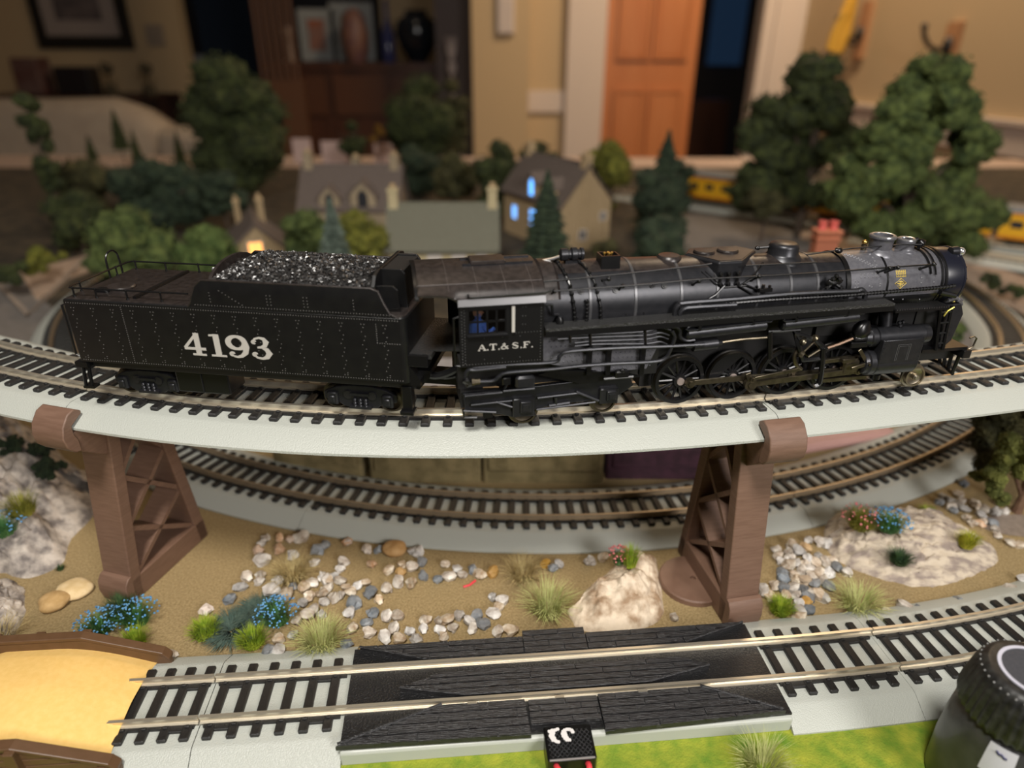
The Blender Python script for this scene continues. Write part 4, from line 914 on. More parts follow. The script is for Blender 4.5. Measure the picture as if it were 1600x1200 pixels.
# seated crew figure seen through the window: one continuous body
M_crew = mat('crew_blue_overall',(.06,.16,.55),rough=.6); M_skin = mat('crew_skin',(.45,.24,.14),rough=.6)
b = MB(); rr2=[(2.6,0),(2.9,1.5),(3.0,3.6),(2.6,5.4),(1.2,6.4),(.75,7.0),(1.1,7.6),(1.45,8.6),(1.3,9.8),(.6,10.5)]
b.lathe([(r*1.0,z) for r,z in rr2],(-101.6,-12.6,30.4),'Z',16); b.tube([(-100.4,-14.4,35.5),(-98.8,-15.4,33.6),(-97.0,-15.6,35)],[1.0,.8,.6],8); 
fg = b.build('crew_figure',M_crew,lo)
b = MB(); b.ico((-101.6,-12.6,39.5),1.7,2,sc=(.95,.9,1.15)); b.ico((-100.1,-13.2,39.3),.35,1); b.build('crew_head',M_skin,fg)
# steps and handrail at cab rear
b = MB()
for y in (-17.6,): b.tube([(-108,y,40),(-109.6,y,39.6),(-109.6,y,24.4),(-108,y,24)],.35,6)
b.build('cab_grab_rail',M_steel if 0 else M_blks,lo)
# frame under the cab
b = MB(); b.bb((-108,-9,12),(-40,9,23)); b.build('rear_frame',M_blkm,lo,smooth=False)
b = MB(); b.bb((-44,-4.5,5),(60,4.5,30)); b.build('main_frame',M_blkm,lo,smooth=False)
b = MB(); b.bb((20,-6,20),(60,6,30)); b.build('saddle_casting',M_blkm,lo,smooth=False)
# letters on cab: slab serif strokes
GK=[0]
def glyph(b, strokes, M):
    for s in strokes:
        P = s[0]; w_ = s[1]; ws = w_ if hasattr(w_,'__len__') else [w_]*len(P); L_=[];R_=[]
        for i,p in enumerate(P):
            a = P[max(0,i-1)]; c_ = P[min(len(P)-1,i+1)]; dx,dy = c_[0]-a[0],c_[1]-a[1]; l = math.hypot(dx,dy) or 1; nx,ny=-dy/l,dx/l
            if len(s)>2 and s[2]=='h': nx,ny=1,0
            L_.append((p[0]+nx*ws[i]/2,p[1]+ny*ws[i]/2)); R_.append((p[0]-nx*ws[i]/2,p[1]-ny*ws[i]/2))
        vs=[];fs=[]; n=len(P)
        GK[0]=(GK[0]+1)%7
        for d in (0,.12+GK[0]*.012):
            vs += [M(u,v,d) for u,v in L_]+[M(u,v,d) for u,v in R_]
        for i in range(n-1):
            fs += [(2*n+i,2*n+i+1,3*n+i+1,3*n+i),(i,i+1,2*n+i+1,2*n+i),(n+i,3*n+i,3*n+i+1,n+i+1)]
        b.add(vs,fs)
def arc(cx,cy,rx,ry,a0,a1,n=14): return [(cx+rx*math.cos(math.radians(a0+(a1-a0)*i/(n-1))),cy+ry*math.sin(math.radians(a0+(a1-a0)*i/(n-1)))) for i in range(n)]
def thick(n,a,b_,c_): return [a+(b_-a)*math.sin(PI*i/(n-1)) if c_==0 else a+(b_-a)*i/(n-1) for i in range(n)]
# unit height 1
GL = {
 '4':[([(.56,0),(.56,1)],.22,'h'),([(.60,1.0),(.03,.33)],[.10,.12]),([(.0,.30),(.88,.30)],.11),([(.30,.04),(.86,.04)],.08)],
 '1':[([(.42,0),(.42,1)],.24,'h'),([(.12,.04),(.74,.04)],.08),([(.14,.93),(.42,.96)],.08)],
 '9':[(arc(.42,.68,.30,.27,0,360,26),[.10+.11*abs(math.cos(math.radians(i*360/25))) for i in range(26)]),([(.74,.70),(.76,.5),(.70,.25),(.55,.1),(.38,.045),(.24,.07)],[.19,.22,.2,.14,.09,.06]),(arc(.20,.17,.05,.05,0,330,10),.12)],
 '3':[([(.18,.78),(.24,.9),(.40,.96),(.56,.92),(.64,.78),(.58,.62),(.42,.54),(.30,.53)],[.09,.08,.08,.13,.21,.16,.09,.06]),([(.30,.53),(.46,.53),(.62,.45),(.70,.28),(.60,.11),(.42,.04),(.24,.07),(.15,.18)],[.06,.08,.17,.23,.18,.09,.08,.09]),(arc(.19,.76,.045,.045,0,330,9),.11),(arc(.17,.21,.05,.05,0,330,9),.12)],
 'A':[([(.08,.05),(.50,.97)],.09),([(.50,.97),(.92,.05)],.20),([(.25,.35),(.78,.35)],.07),([(-.03,.04),(.27,.04)],.08),([(.66,.04),(1.10,.04)],.08)],
 'T':[([(.5,.02),(.5,.95)],.22,'h'),([(.05,.94),(.95,.94)],.10),([(.07,.95),(.07,.7)],.08,'h'),([(.93,.95),(.93,.7)],.08,'h'),([(.26,.04),(.74,.04)],.08)],
 'S':[([(.82,.70),(.78,.86),(.5,.95),(.2,.86),(.16,.70),(.3,.58),(.6,.46),(.82,.34),(.80,.14),(.5,.05),(.2,.12),(.13,.32)],[.08,.08,.08,.12,.18,.2,.22,.18,.13,.08,.08,.08])],
 'F':[([(.26,.02),(.26,.97)],.22,'h'),([(.1,.94),(.92,.94)],.10),([(.9,.95),(.9,.7)],.08,'h'),([(.26,.52),(.66,.52)],.09),([(.66,.64),(.66,.40)],.07,'h'),([(.05,.04),(.50,.04)],.08)],
 '&':[([(.98,.05),(.45,.62),(.33,.80),(.42,.94),(.58,.92),(.62,.80),(.5,.66),(.24,.50),(.10,.30),(.18,.10),(.42,.04),(.70,.14),(.86,.38),(.88,.50)],[.18,.15,.13,.08,.08,.12,.1,.12,.18,.14,.08,.08,.07,.06]),([(.74,.5),(1.02,.5)],.07)],
 '.':[([(.06,.08),(.24,.08)],.16)],
}
def lettering(text, u0, v0, h, wid, gap, M, name, m, parent):
    b = MB(); u = u0
    for ch_ in text:
        if ch_==' ': u += wid*.35; continue
        ww = wid*(.30 if ch_=='.' else 1)
        glyph(b,GL[ch_],lambda p,q,d,u=u,: M(u+p*wid*(1.0),v0+q*h,d)); u += ww+(gap if ch_!='.' else gap*.6)
    return b.build(name,m,parent,smooth=False)
p0 = LP(747,548,-18.05); p1 = LP(822,541,-18.05)
lettering('A.T.& S.F.',p0[0],p0[2]-.1,2.05,2.35,.25,lambda u,v,d:(u,-18.03-d,v),'cab_lettering',M_white,lo)
# ---- wheels
def wheel(r, nsp, m, hub, cw=0, w_=2.6, solid=False):
    b = MB(); k = 48
    b.lathe([(r*.86,-w_/2),(r,-w_/2),(r,w_/2-.8),(r+.75,w_/2-.7),(r+.75,w_/2),(r*.86,w_/2)],(0,0,0),'Y',k,caps=False)
    b.ring([[ (math.cos(q*2*PI/k)*rr_,y,math.sin(q*2*PI/k)*rr_) for q in range(k)] for rr_,y in ((r*.86,-w_/2),(r*.86,w_/2))],caps=False)
    b.cyl((0,-w_/2-.5,0),(0,w_/2,0),hub,n=20)
    if solid: b.lathe([(.1,-w_/2+.9),(r*.5,-w_/2+1.3),(r*.87,-w_/2+.7),(r*.87,w_/2-.4),(.1,w_/2-.4)],(0,0,0),'Y',k)
    for i in range(nsp):
        a = i*2*PI/nsp; b.tube([(hub*.8*math.cos(a),-.3,hub*.8*math.sin(a)),(r*.88*math.cos(a),-.3,r*.88*math.sin(a))],[.55,.38],6)
    if cw:
        P = [(r*.88*math.cos(a),r*.88*math.sin(a)) for a in np.linspace(math.radians(cw-62),math.radians(cw+62),14)]
        b.prism(P,-w_/2+.15,w_/2-.6,lambda u,v,t:(u,t,v))
    return b
DX = [LP(1059,590,-8.5)[0],LP(1143,582,-8.5)[0],LP(1218,576,-8.5)[0],LP(1298,568,-8.5)[0]]
DX = [DX[0]+i*(DX[3]-DX[0])/3 for i in range(4)]
RW = 8.9
M_whl = mat('wheel_black',(.009,.009,.010),rough=.3)
for i,x in enumerate(DX):
    for s in (-1,1):
        b = wheel(RW-.05,14,M_whl,2.3,cw=(150 if i==1 else 0)); 
        o = b.build('driving_wheel',M_whl,lo,ang=40); o.location = Vector((x,s*9.0,9.0))*MM; o.rotation_euler=(0,math.radians(17*i+(90 if s>0 else 0)),PI if s>0 else 0)
        b = MB(); b.lathe([(RW,-.9),(RW+.08,-.9),(RW+.08,.5),(RW,.5)],(0,0,0),'Y',48,caps=False); b.build('wheel_tread',M_steel if 0 else M_rod,o)
        b = MB(); b.cyl((0,-2.3,0),(0,-1.7,0),1.35,n=16); b.build('axle_end',mat('axle_pinkish_steel',(.34,.28,.26),rough=.4,metal=.4),o)
# rods
def bar(name, a, c_, h, t, m=M_rod, y=None):
    a=Vector(a);c_=Vector(c_); b = MB(); d=c_-a; an=math.atan2(-d.z,d.x); b.box((a+c_)/2,(d.length,t,h),ry=an,ch=.15); return b.build(name,m,lo)
def pin(name, a, r, l=1.4, m=M_rod):
    b = MB(); b.cyl((a[0],a[1]+l/2,a[2]),(a[0],a[1]-l/2,a[2]),r,n=14); b.cyl((a[0],a[1]-l/2,a[2]),(a[0],a[1]-l/2-.5,a[2]),r*.55,n=6); return b.build(name,m,lo)
c1_=LP(1078,598,-12); c2_=LP(1166,590,-12); c3_=LP(1236,585,-12); c4_=LP(1322,577,-12)
bar('side_rod',c1_,c2_,1.9,.9); bar('side_rod',c2_,c3_,1.9,.9); bar('side_rod',c3_,c4_,1.9,.9)
for c_ in (c1_,c2_,c3_,c4_): pin('crank_pin',c_,1.75,1.8)
m1_=LP(1172,600,-14); m2_=LP(1340,579,-14)
bar('main_rod',m1_,m2_,2.0,.9); pin('main_rod_big_end',m1_,2.3,1.6); pin('crosshead_pin',m2_,1.4)
e1_=LP(1176,592,-15.2); e2_=LP(1252,576,-15.2); bar('eccentric_rod',e1_,e2_,1.2,.7); bar('eccentric_crank',LP(1170,584,-15.0),m1_,1.8,.8); pin('eccentric_pin',e1_,1.0)
b = MB(); q=[LP(1252,577,-15),LP(1243,568,-15),LP(1242,555,-15),LP(1250,541,-15)]; cq,_=catmull(q); b.tube([tuple(p) for p in cq],.75,6); b.build('expansion_link',M_rod,lo)
# link hanger frame
fr_=[(1240,520),(1274,531),(1290,545),(1284,560),(1254,562),(1248,540)]
b = MB(); P=[LP(x,y,-16) for x,y in fr_]; b.tube(P,.9,6,loop=True); b.build('link_bracket',M_blks,lo)
b = MB(); P=[LP(x,y,-16.2) for x,y in ((1255,550),(1272,534),(1281,546),(1262,558))]; b.tube(P,.5,6,loop=True)
for x,y in ((1274,528),(1255,534),(1252,553)): b.ico(LP(x,y,-16.6),1.2,2,x,.3)
b.build('link_casting',M_rod,lo)
b = MB(); q=[LP(x,y,-16.6) for x,y in ((1286,545),(1284,575),(1280,598),(1272,603))]; cq,_=catmull(q); b.tube([tuple(p) for p in cq],[.9]*len(cq),6); b.build('link_support',M_blks,lo)
b = MB(); q=[LP(x,y,-15.8) for x,y in ((1286,546),(1310,538),(1332,529))]; b.tube(q,.6,6); b.build('radius_rod',mat('copper_rod',(.09,.055,.035),rough=.4,metal=.7),lo)
bar('combination_lever',LP(1343,546,-16),LP(1356,570,-16),1.3,.7); bar('union_link',LP(1330,576,-16.4),LP(1356,568,-16.4),1.2,.8); pin('lever_pin',LP(1356,568,-16.6),.9)
for z0 in ((1280,565,1350,556),(1280,594,1352,588)): bar('crosshead_guide',LP(z0[0],z0[1],-12.8),LP(z0[2],z0[3],-12.8),1.4,1.6,M_rod)
b = MB(); c_=LP(1328,570,-13.6); b.box(c_,(6.5,2.4,5.2),ch=.6); b.box((c_[0]-2,c_[1]-.6,c_[2]+2.4),(5,2.4,1.4),ch=.3); b.build('crosshead',M_rod,lo)
b = MB(); a_=LP(1340,537,-14.6); b.box(a_,(6.6,2.6,1.9),ch=.3); b.box((a_[0]+.6,-13,a_[2]+3),(3,3,4)); b.build('valve_crosshead',M_blks,lo,smooth=False)
b = MB(); c_=LP(1347,515,-13.8); b.ico(c_,3.0,2,5,.35,(1.25,.8,1.15)); b.box((c_[0]+.4,c_[1],c_[2]-2.6),(7.4,4,1.6),ch=.4); b.build('mechanical_lubricator',M_blks,lo,ang=50)
b = MB(); a_=LP(1203,518,-15.8); c_=LP(1203,560,-15.8); b.tube([a_,c_],.9,6); b.tube([LP(1200,518,-15.8),LP(1250,516,-15.8)],.5,6); b.build('gear_frame',M_blks,lo)
# cylinders
for s in (-1,1):
    x0,x1 = LP(1372,540,-16)[0],LP(1434,540,-16)[0]
    b = MB(); b.cyl((x0,s*13.4,12.2),(x1,s*13.4,12.2),5.0,n=28); b.cyl((x0-1.0,s*13.2,21.5),(x1+2.2,s*13.2,21.5),3.5,n=24)
    b.bb((x0,s*13.4,12),(x1,s*18.3,22)); b.bb((x0,s*8,8),(x1,s*14,24)); b.build('cylinder',M_boil,lo,ang=40,bevel=.3)
    b = MB()
    for dx,r in ((-3.4,4.2),(-2.4,4.6),(-1.2,4.8),(0,4.9)): pass
    b.lathe([(2.4,x0-4.2),(4.0,x0-3.6),(4.2,x0-2.4),(4.8,x0-2),(4.8,x0)],(0,s*13.4,12.2),'X',24); b.build('cylinder_head',M_boil,lo)
    b = MB(); b.lathe([(1.6,x0-5.4),(2.9,x0-4.8),(3.1,x0-3),(3.5,x0-2.6),(3.5,x0)],(0,s*13.2,21.5),'X',24); b.build('valve_chest_head',M_boil,lo)
    b = MB(); b.lathe([(3.5,x1+2),(3.3,x1+4.4),(2.2,x1+5.2)],(0,s*13.2,21.5),'X',24); b.build('valve_chest_head',M_boil,lo)
    b = MB(); b.cyl((x0+5,s*11.6,22),(x0+5,s*9.5,31),2.2,n=16); b.build('steam_delivery_pipe',M_boil,lo)
pts=[]
for t in np.linspace(0,1,9): pts += [((x0+.7,-18.3,11+t*11),(0,-1,0)),((x1-.7,-18.3,11+t*11),(0,-1,0))]
rivets('cylinder_rivets',pts,M_boil,lo,.3,.25)
b = MB(); xc=(x0+x1)/2+1
b.tube([(xc-3,-18.35,14),(xc-3,-18.35,20),(xc+2,-18.35,20),(xc+2,-18.35,14)],.14,4); b.tube([(xc-2.4,-18.35,14),(xc-2.4,-18.35,19.4),(xc+1.4,-18.35,19.4),(xc+1.4,-18.35,14)],.1,4); b.build('cylinder_inspection_plate',mat('rub_mark',(.07,.07,.07),rough=.4),lo)
b = MB()
for dx,dz in ((0,0),(1.4,.2),(.6,-1.2)): b.ico((xc-1.2+dx,-14,26.5+dz),.85,1)
b.cyl((xc-.6,-14,23),(xc-.6,-14,26),.5,n=8); b.build('relief_valve',M_boil,lo)
b = MB(); b.lathe([(1.6,5.4),(1.6,7.2)],(x0+4,-14,0),'Z',14); b.build('drain_cock',M_blks,lo)
# pilot truck
pr_ = LP(1427,587,-10.2); 
for s,yy in ((-1,-10.2),(1,7.4)):
    b = wheel(3.9,0,M_rod,1.2,w_=2.2,solid=True); o = b.build('pilot_wheel',mat('nickel_wheel',(.35,.31,.24),rough=.35,metal=1),lo); o.location=Vector((pr_[0],yy,pr_[2]))*MM; o.rotation_euler=(0,0,PI if s>0 else 0)
    b = MB(); b.cyl((0,-2.1,0),(0,-1.5,0),.8,n=12); b.build('axle_end',M_steel,o)
b = MB(); b.bb((pr_[0]-9,-5.5,3),(pr_[0]+6,5.5,6)); b.cyl((pr_[0],-9,pr_[2]),(pr_[0],8,pr_[2]),.8,n=8); b.build('pilot_truck_frame',M_blks,lo,smooth=False)
# pilot deck, buffer beam, coupler
b = MB(); b.bb((60,-12.5,13.2),(79,12.5,14.4)); b.build('pilot_deck',M_blks,lo,smooth=False)
b = MB(); b.bb((57,-8.5,12),(70,8.5,28.5)); b.bb((50,-8,22),(64,8,30)); b.build('front_frame_casting',M_blkm,lo,smooth=False)
b = MB(); b.bb((76.8,-13.8,10.2),(80,13.8,13.4)); b.build('pilot_beam',M_blks,lo,smooth=False,bevel=.25)
for k_ in range(7):
    y = -10.5+k_*3.5; b = MB(); b.tube([(78.6,y,11),(82-abs(y)*.28,y*.9,2)],.7,6); b.build('pilot_bar',M_blks,lo)
b = MB(); b.tube([(82-abs(y)*.28,y*.9,2.2) for y in np.linspace(-11,11,9)],.7,6); b.build('pilot_foot_bar',M_blks,lo)
b = MB(); b.bb((79.5,-2,6.2),(85,2,9.4)); b.cyl((84.5,0,5.4),(84.5,0,10.2),2.2,n=12); b.build('coupler',M_blks,lo)
b = MB()
for s in (-1,1): b.tube([(79.4,s*12,13),(81.6,s*12,14),(82,s*12,17.2),(80.8,s*12,18),(79,s*12,17.6)],.32,6)
b.build('pilot_grab_iron',M_rod,lo)
# smokebox braces, front shields, steps
for s in (-1,1):
    b = MB(); b.prism([(65,31),(71.5,31),(73.5,27),(72,17),(69.5,14.4),(67.5,14.4)],s*9,s*11.5,lambda u,v,t:(u,t,v)); b.build('pump_shield',M_boil,lo,smooth=False,bevel=.3)
    b = MB(); b.tube([(61.5,s*13,31),(64.6,s*13.4,14.5)],.65,6); b.tube([(66.2,s*13,31),(67.4,s*13.4,14.5)],.65,6)
    for z in (17,21,25,29): b.tube([(61.5+(31-z)*.19,s*13.3,z),(66.2+(31-z)*.07,s*13.3,z)],.4,5)
    b.build('front_ladder',M_blks,lo)
    b = MB(); b.tube([(74,s*8.5,29.6),(70,s*10.5,32.4)],.9,8); b.tube([(74.3,s*8,31),(68,s*11.5,33.4),(64,s*12.5,33)],.7,8); b.build('front_brace',M_graph,lo)
    b = MB(); b.tube([(60,s*12.6,36.2),(66,s*13.2,34.8)],.9,8); b.build('brace_rod',M_blks,lo)
b = MB(); b.tube([(63.4,-13.6,27.6),(64.2,-13.8,29.6),(66.5,-13.6,30.8)],.28,6); b.build('brass_pipe',mat('brass_yellow',(.55,.47,.09),rough=.35,metal=.6),lo)
b = MB(); b.bb((56,-8,8),(77,8,13)); b.build('pilot_frame',M_blkm,lo,smooth=False)
# light and bell on the front
b = MB(); b.lathe([(.8,-1.9),(1.5,-1.6),(1.75,.2),(1.75,1.0),(1.5,1.2)],(69.6,-3.6,47.9),'X',20); hl=b.build('headlight',M_boil,lo)
b = MB(); b.ico((71.6,-4.2,47.9),1.5,3); b.build('headlight_lens',mat('lens',(.75,.75,.75),rough=.06,metal=.8),hl)
b = MB(); b.ring([[(64,-6.4,44.6),(64,1,46.4),(64,1,47),(64,-6.4,45.4)],[(71,-5.4,45.2),(71,-2,45.6),(71,-2,46.4),(71,-5.4,46)]]); b.build('headlight_bracket',M_graph,lo,smooth=False)
b = MB(); b.tube([bp(56.5,d,.5) for d in range(96,20,-8)],.35,6); b.tube([bp(58.2,d,.7) for d in range(110,20,-8)],.3,6); b.build('bell_cord_pipe',M_blks,lo)
b = MB(); b.ico((56.4,-2.2,51),1.5,2,3,.3); b.ico((55,-1.5,52.3),.8,1); b.cyl((56,-2,49),(56.4,-2.2,51),.6,n=8); b.build('bell_mount',M_blks,lo)
b = MB(); b.ico(LP(1310,391,-3),1.0,2,4,.3,(1.4,1,1)); b.build('pop_valve',M_blks,lo)
b = MB(); a_=LP(1210,388,0); b.cyl((a_[0]-6.4,1,51.2),(a_[0]-1,1,51.4),.5,n=8); b.ico((a_[0]-5.6,1,51.3),.75,2,4,.3); b.build('safety_valve',M_blks,lo)
# ---- trailing truck (off the rails, hanging towards the viewer)
TR = -12.6
def tq(px,py): return LP(px,py,TR)
P = [(723,616),(790,610),(818,606),(900,596),(945,590),(985,590),(990,602),(975,612),(960,622),(870,632),(835,640),(838,650),(800,652),(785,648),(727,642)]
P2 = [(tq(*p)[0],tq(*p)[2]) for p in P]
b = MB(); b.prism(P2,TR,TR+2.0,lambda u,v,t:(u,t,v)); b.build('truck_side_frame',M_boil,lo,smooth=False,bevel=.2)
b = MB(); b.prism(P2,10.5,12.5,lambda u,v,t:(u,t,v)); b.build('truck_side_frame',M_boil,lo,smooth=False)
for (x,y),(dx,dz) in (((817,634),(7.2,6.5)),((950,616),(6.4,5.4))):
    c_ = tq(x,y); b = MB(); b.box((c_[0],TR-.6,c_[2]),(dx,1.6,dz),ch=.3); b.box((c_[0]+.6,TR-1.6,c_[2]+.4),(dx*.5,1.2,dz*.6),ch=.2); b.box((c_[0]+.6,TR-2.2,c_[2]+.2),(dx*.3,.5,dz*.35)); b.build('axle_box',M_boil,lo)
for (x0_,y0_,x1_,y1_,r_) in ((726,619,785,613,.45),(736,633,800,626,.4),(840,622,905,614,.4),(786,611,835,607,.5),(838,640,930,628,.4),(858,634,890,629,.55),(900,612,935,626,.5),(775,628,800,636,.4),(724,642,775,644,.4),(868,621,869,632,.5),(788,607,792,600,.5)):
    b = MB(); b.tube([LP(x0_,y0_,TR-.7),LP(x1_,y1_,TR-.7)],r_,6); b.build('brake_rigging',M_boil,lo)
for (x,y) in ((817,644),(942,624)):
    c_=LP(x,y,-10.2)
    for s in (0,1):
        r_=4.6 if x==817 else 4.2
        b = wheel(r_,0,M_rod,1.3,w_=2.2,solid=True); o=b.build('trailing_wheel',M_rod,lo); o.location=Vector((c_[0],-10.4 if s==0 else 7.0,max(c_[2],r_+(-1.6 if x==817 else -.3))))*MM; o.rotation_euler=(0,0,PI if s else 0)
    b = MB(); b.cyl((c_[0],-10,r_-1),(c_[0],7,r_-1),.8,n=8); b.build('trailing_axle',M_blks,lo)
b = MB(); c_=LP(736,650,TR-.5); b.tube([LP(724,640,TR),LP(725,652,TR),LP(745,652,TR)],.5,6); b.box(LP(762,648,TR),(3,1.2,2)); b.build('rear_step',M_blks,lo)
b = MB(); b.bb((-107.5,-11,6),(-100,11,12)); b.build('truck_rear_beam',M_blkm,lo,smooth=False)
b = MB(); b.bb((-104,-6,12),(-60,6,14)); b.build('truck_bolster',M_blkm,lo,smooth=False)
# ================================================================== tender
HW = 18.0; T0,T1 = -55.0,60.5; ZB,ZT = 15.4,37.2
M_ten = mat('tender_black',(.005,.005,.0055),(.007,.007,.007),.3,rough=.36)
def rrect(z, e=0, r=2.2, n=5):
    P=[]
    for cx,cy,a0 in ((T1-e-r,HW-e-r,0),(T0+e+.6,HW-e-.6,90),(T0+e+.6,-HW+e+.6,180),(T1-e-r,-HW+e+r,270)):
        rr_ = r if cx>0 else .6
        for i in range(n): a=math.radians(a0+90*i/(n-1)); P.append((cx+rr_*math.cos(a),cy+rr_*math.sin(a),z))
    return P
b = MB(); b.ring([rrect(ZB),rrect(ZT),rrect(ZT+.35,.3)]); body = b.build('tank_body',M_ten,te,ang=30)
b = MB(); b.ring([rrect(ZT+.3,.4),rrect(ZT+.6,1.0)]); b.build('tank_top_plate',M_dust,te,ang=30)
# rounded upper bunker sides
b = MB()
def bunk(y): pass
prof_x = [(-10.8,ZT),(-9.8,ZT+1.2),(-8.4,ZT+4.5),(-7.2,ZT+7),(-4.8,ZT+9.0),(50.0,46.2),(52.3,45.4),(54.0,41.6),(55.6,38.6),(58.5,ZT),]
for s in (-1,1):
    b = MB(); vs=[]; n=len(prof_x)
    def yo(z): return s*(HW-.05-max(0,(z-ZT-5.2))**1.6*.055)
    rings=[]
    for t in np.linspace(0,1,9):
        rings.append([(x+(0),yo(ZT+(z-ZT)*t),ZT+(z-ZT)*t) for x,z in prof_x])
    outer = rings; inner=[[(x,y-s*.8,z) for x,y,z in r] for r in rings]
    b.ring(outer+inner[::-1],closed=False,caps=False)
    bs = b.build('bunker_side',M_ten,te,ang=40)
    b = MB(); b.tube([(x,yo(z)-s*.3,z) for x,z in prof_x],.38,6); b.build('bunker_rim',M_dust,te)
# bunker floor / slope filling behind the coal, bulkhead arch at the rear of the coal
b = MB(); n=15; A=[(HW-2)*math.cos(PI*i/(n-1)) for i in range(n)]
P = [(y,ZT+ (12.2*math.sin(PI*i/(n-1))**.55 if 0<i<n-1 else 0)) for i,y in enumerate(A)]
b.prism(P,-4.5,-3.4,lambda u,v,t:(t,u,v)); b.build('coal_bulkhead',M_dust,te,ang=40)
b = MB(); b.bb((-4,-HW+1.2,ZT),(48,HW-1.2,ZT+5)); b.build('coal_floor',M_blkm,te,smooth=False)
for sx in (49.2,):
    P=[(-HW+1.2,ZT),(-HW+1.2,46.5),(-14.5,49.5),(-11,50.4),(11,50.4),(14.5,49.5),(HW-1.2,46.5),(HW-1.2,ZT)]
    b = MB(); b.prism(P,50,51.2,lambda u,v,t:(t,u,v)); b.build('front_bulkhead',M_ten,te,smooth=False,bevel=.2)
    for s in (-1,1):
        b = MB(); b.prism([(44.5,46),(50,50.2),(57.5,50.2),(58.6,48.8),(58.9,38),(59,24),(50,24),(50,45)],s*8.2,s*9.2,lambda u,v,t:(u,t,v)); b.build('coal_gate_wing',M_ten,te,smooth=False,bevel=.25)
        b = MB(); b.prism([(49.5,46.2),(56,46.4),(57.6,45.2),(57.9,39.2),(50,38)],s*13.6,s*14.4,lambda u,v,t:(u,t,v)); b.build('corner_wing',M_ten,te,smooth=False,bevel=.25)
b = MB(); b.bb((51,-9,24),(58,9,49.6)); b.build('coal_gate',M_blkm,te,smooth=False)
b = MB(); b.bb((57.5,-HW+2,23.5),(67.5,HW-2,25.2)); b.build('front_deck',M_tread,te,smooth=False)
for s in (-1,1): b = MB(); b.bb((57.5,s*(HW-1),21),(66.5,s*(HW-6),25)); b.build('front_step_box',M_blks,te,smooth=False,bevel=.2)
b = MB(); b.add([(66,-13,25.3),(66,13,25.3),(76,13,25.9),(76,-13,25.9),(66,-13,24.9),(66,13,24.9),(76,13,25.5),(76,-13,25.5)],[(0,1,2,3),(7,6,5,4),(0,4,5,1),(3,2,6,7),(0,3,7,4),(1,5,6,2)]); b.build('apron_plate',M_tread,te,smooth=False)
b = MB(); b.ring([[(59.5,y,22),(63.5,y,16),(63.5,y,14),(57,y,14)] for y in (-HW+1.5,-HW+5)]); b.build('step_hanger',M_blks,te,smooth=False)
b = MB(); q,_=catmull([(60,-10,18),(66,-10,15),(72,-9,16.5),(78,-9,21),(82,-9,22)]); b.tube([tuple(p) for p in q],1.3,8); b.build('feed_hose',M_blks,te)
b = MB(); q,_=catmull([(60,-4,14),(68,-4,12),(75,-4,14),(81,-4,17)]); b.tube([tuple(p) for p in q],1.1,8); b.build('feed_hose',M_blks,te)
b = MB(); b.bb((56,-4,9),(78,4,12)); b.build('drawbar',M_blks,te,smooth=False)
b = MB(); b.ring([[(56,y,12),(62,y,11),(66,y,16),(66,y,18),(60,y,18)] for y in (-13,13)]); b.build('drag_casting',M_blks,te,smooth=False)
# coal
b = MB(); r_=random.Random(3)
def coalz(x,y):
    e = max(0,1-((y)/16.4)**2)**.5; f_ = min(1,(x+4.2)/9)**.6 if x>-4.2 else 0; return ZT+7.6+4.7*e*f_+ (0.9*noise.noise(Vector((x*.2,y*.2,1))))- max(0,(x-30))*.05
G_ = [[(x,y,coalz(x,y)-.7) for y in np.linspace(-16.6,16.6,24)] for x in np.linspace(-3.6,49.5,36)]
b.ring(G_,closed=False,caps=False); b.build('coal_bed',M_blkm,te)
b = MB()
for i in range(3400):
    x=r_.uniform(-3.4,49.2); y=r_.uniform(-16.4,16.2); z=coalz(x,y)-.25+r_.uniform(-.3,.3); s=r_.uniform(.35,.8)
    V=[Vector((1,0,0)),Vector((-.3,.9,0)),Vector((-.5,-.8,.1)),Vector((.1,.1,.75)),Vector((0,0,-.8))]
    M_=Matrix.Rotation(r_.uniform(0,6.28),3,Vector((r_.gauss(0,1),r_.gauss(0,1),r_.gauss(0,1))).normalized())
    b.add([Vector((x,y,z))+M_@(v*s) for v in V],[(0,1,3),(1,2,3),(2,0,3),(1,0,4),(2,1,4),(0,2,4)])
b.build('coal_load',mat('coal',(.008,.0075,.0075),(.045,.042,.04),.5,rough=.3,spec=.6),te,smooth=False,kind='stuff')
# top details
b = MB(); b.box((-31,0,ZT+1.0),(1.2,30,1.0)); b.build('tank_cross_rib',M_blks,te,smooth=False)
b = MB(); b.lathe([(4.6,ZT+.4),(4.6,ZT+1.2),(4.2,ZT+1.6),(.1,ZT+1.7)],(-43,-5,0),'Z',20); b.build('water_hatch',M_dust,te)
b = MB(); b.box((-46.5,-9,ZT+1),(5,3.6,1.2),ch=.4); b.build('tank_vent',M_blks,te)
b = MB(); q=[TP(205,418,8),TP(212,425,6),TP(217,431,4)]
b.tube([(-12,2,ZT+7),(-10,.5,ZT+3),(-7,-1,ZT+1.6),(-4.5,-2,ZT+2)],.9,8); b.build('conveyor_pipe',mat('dull_steel',(.3,.3,.31),rough=.4,metal=.7),te)
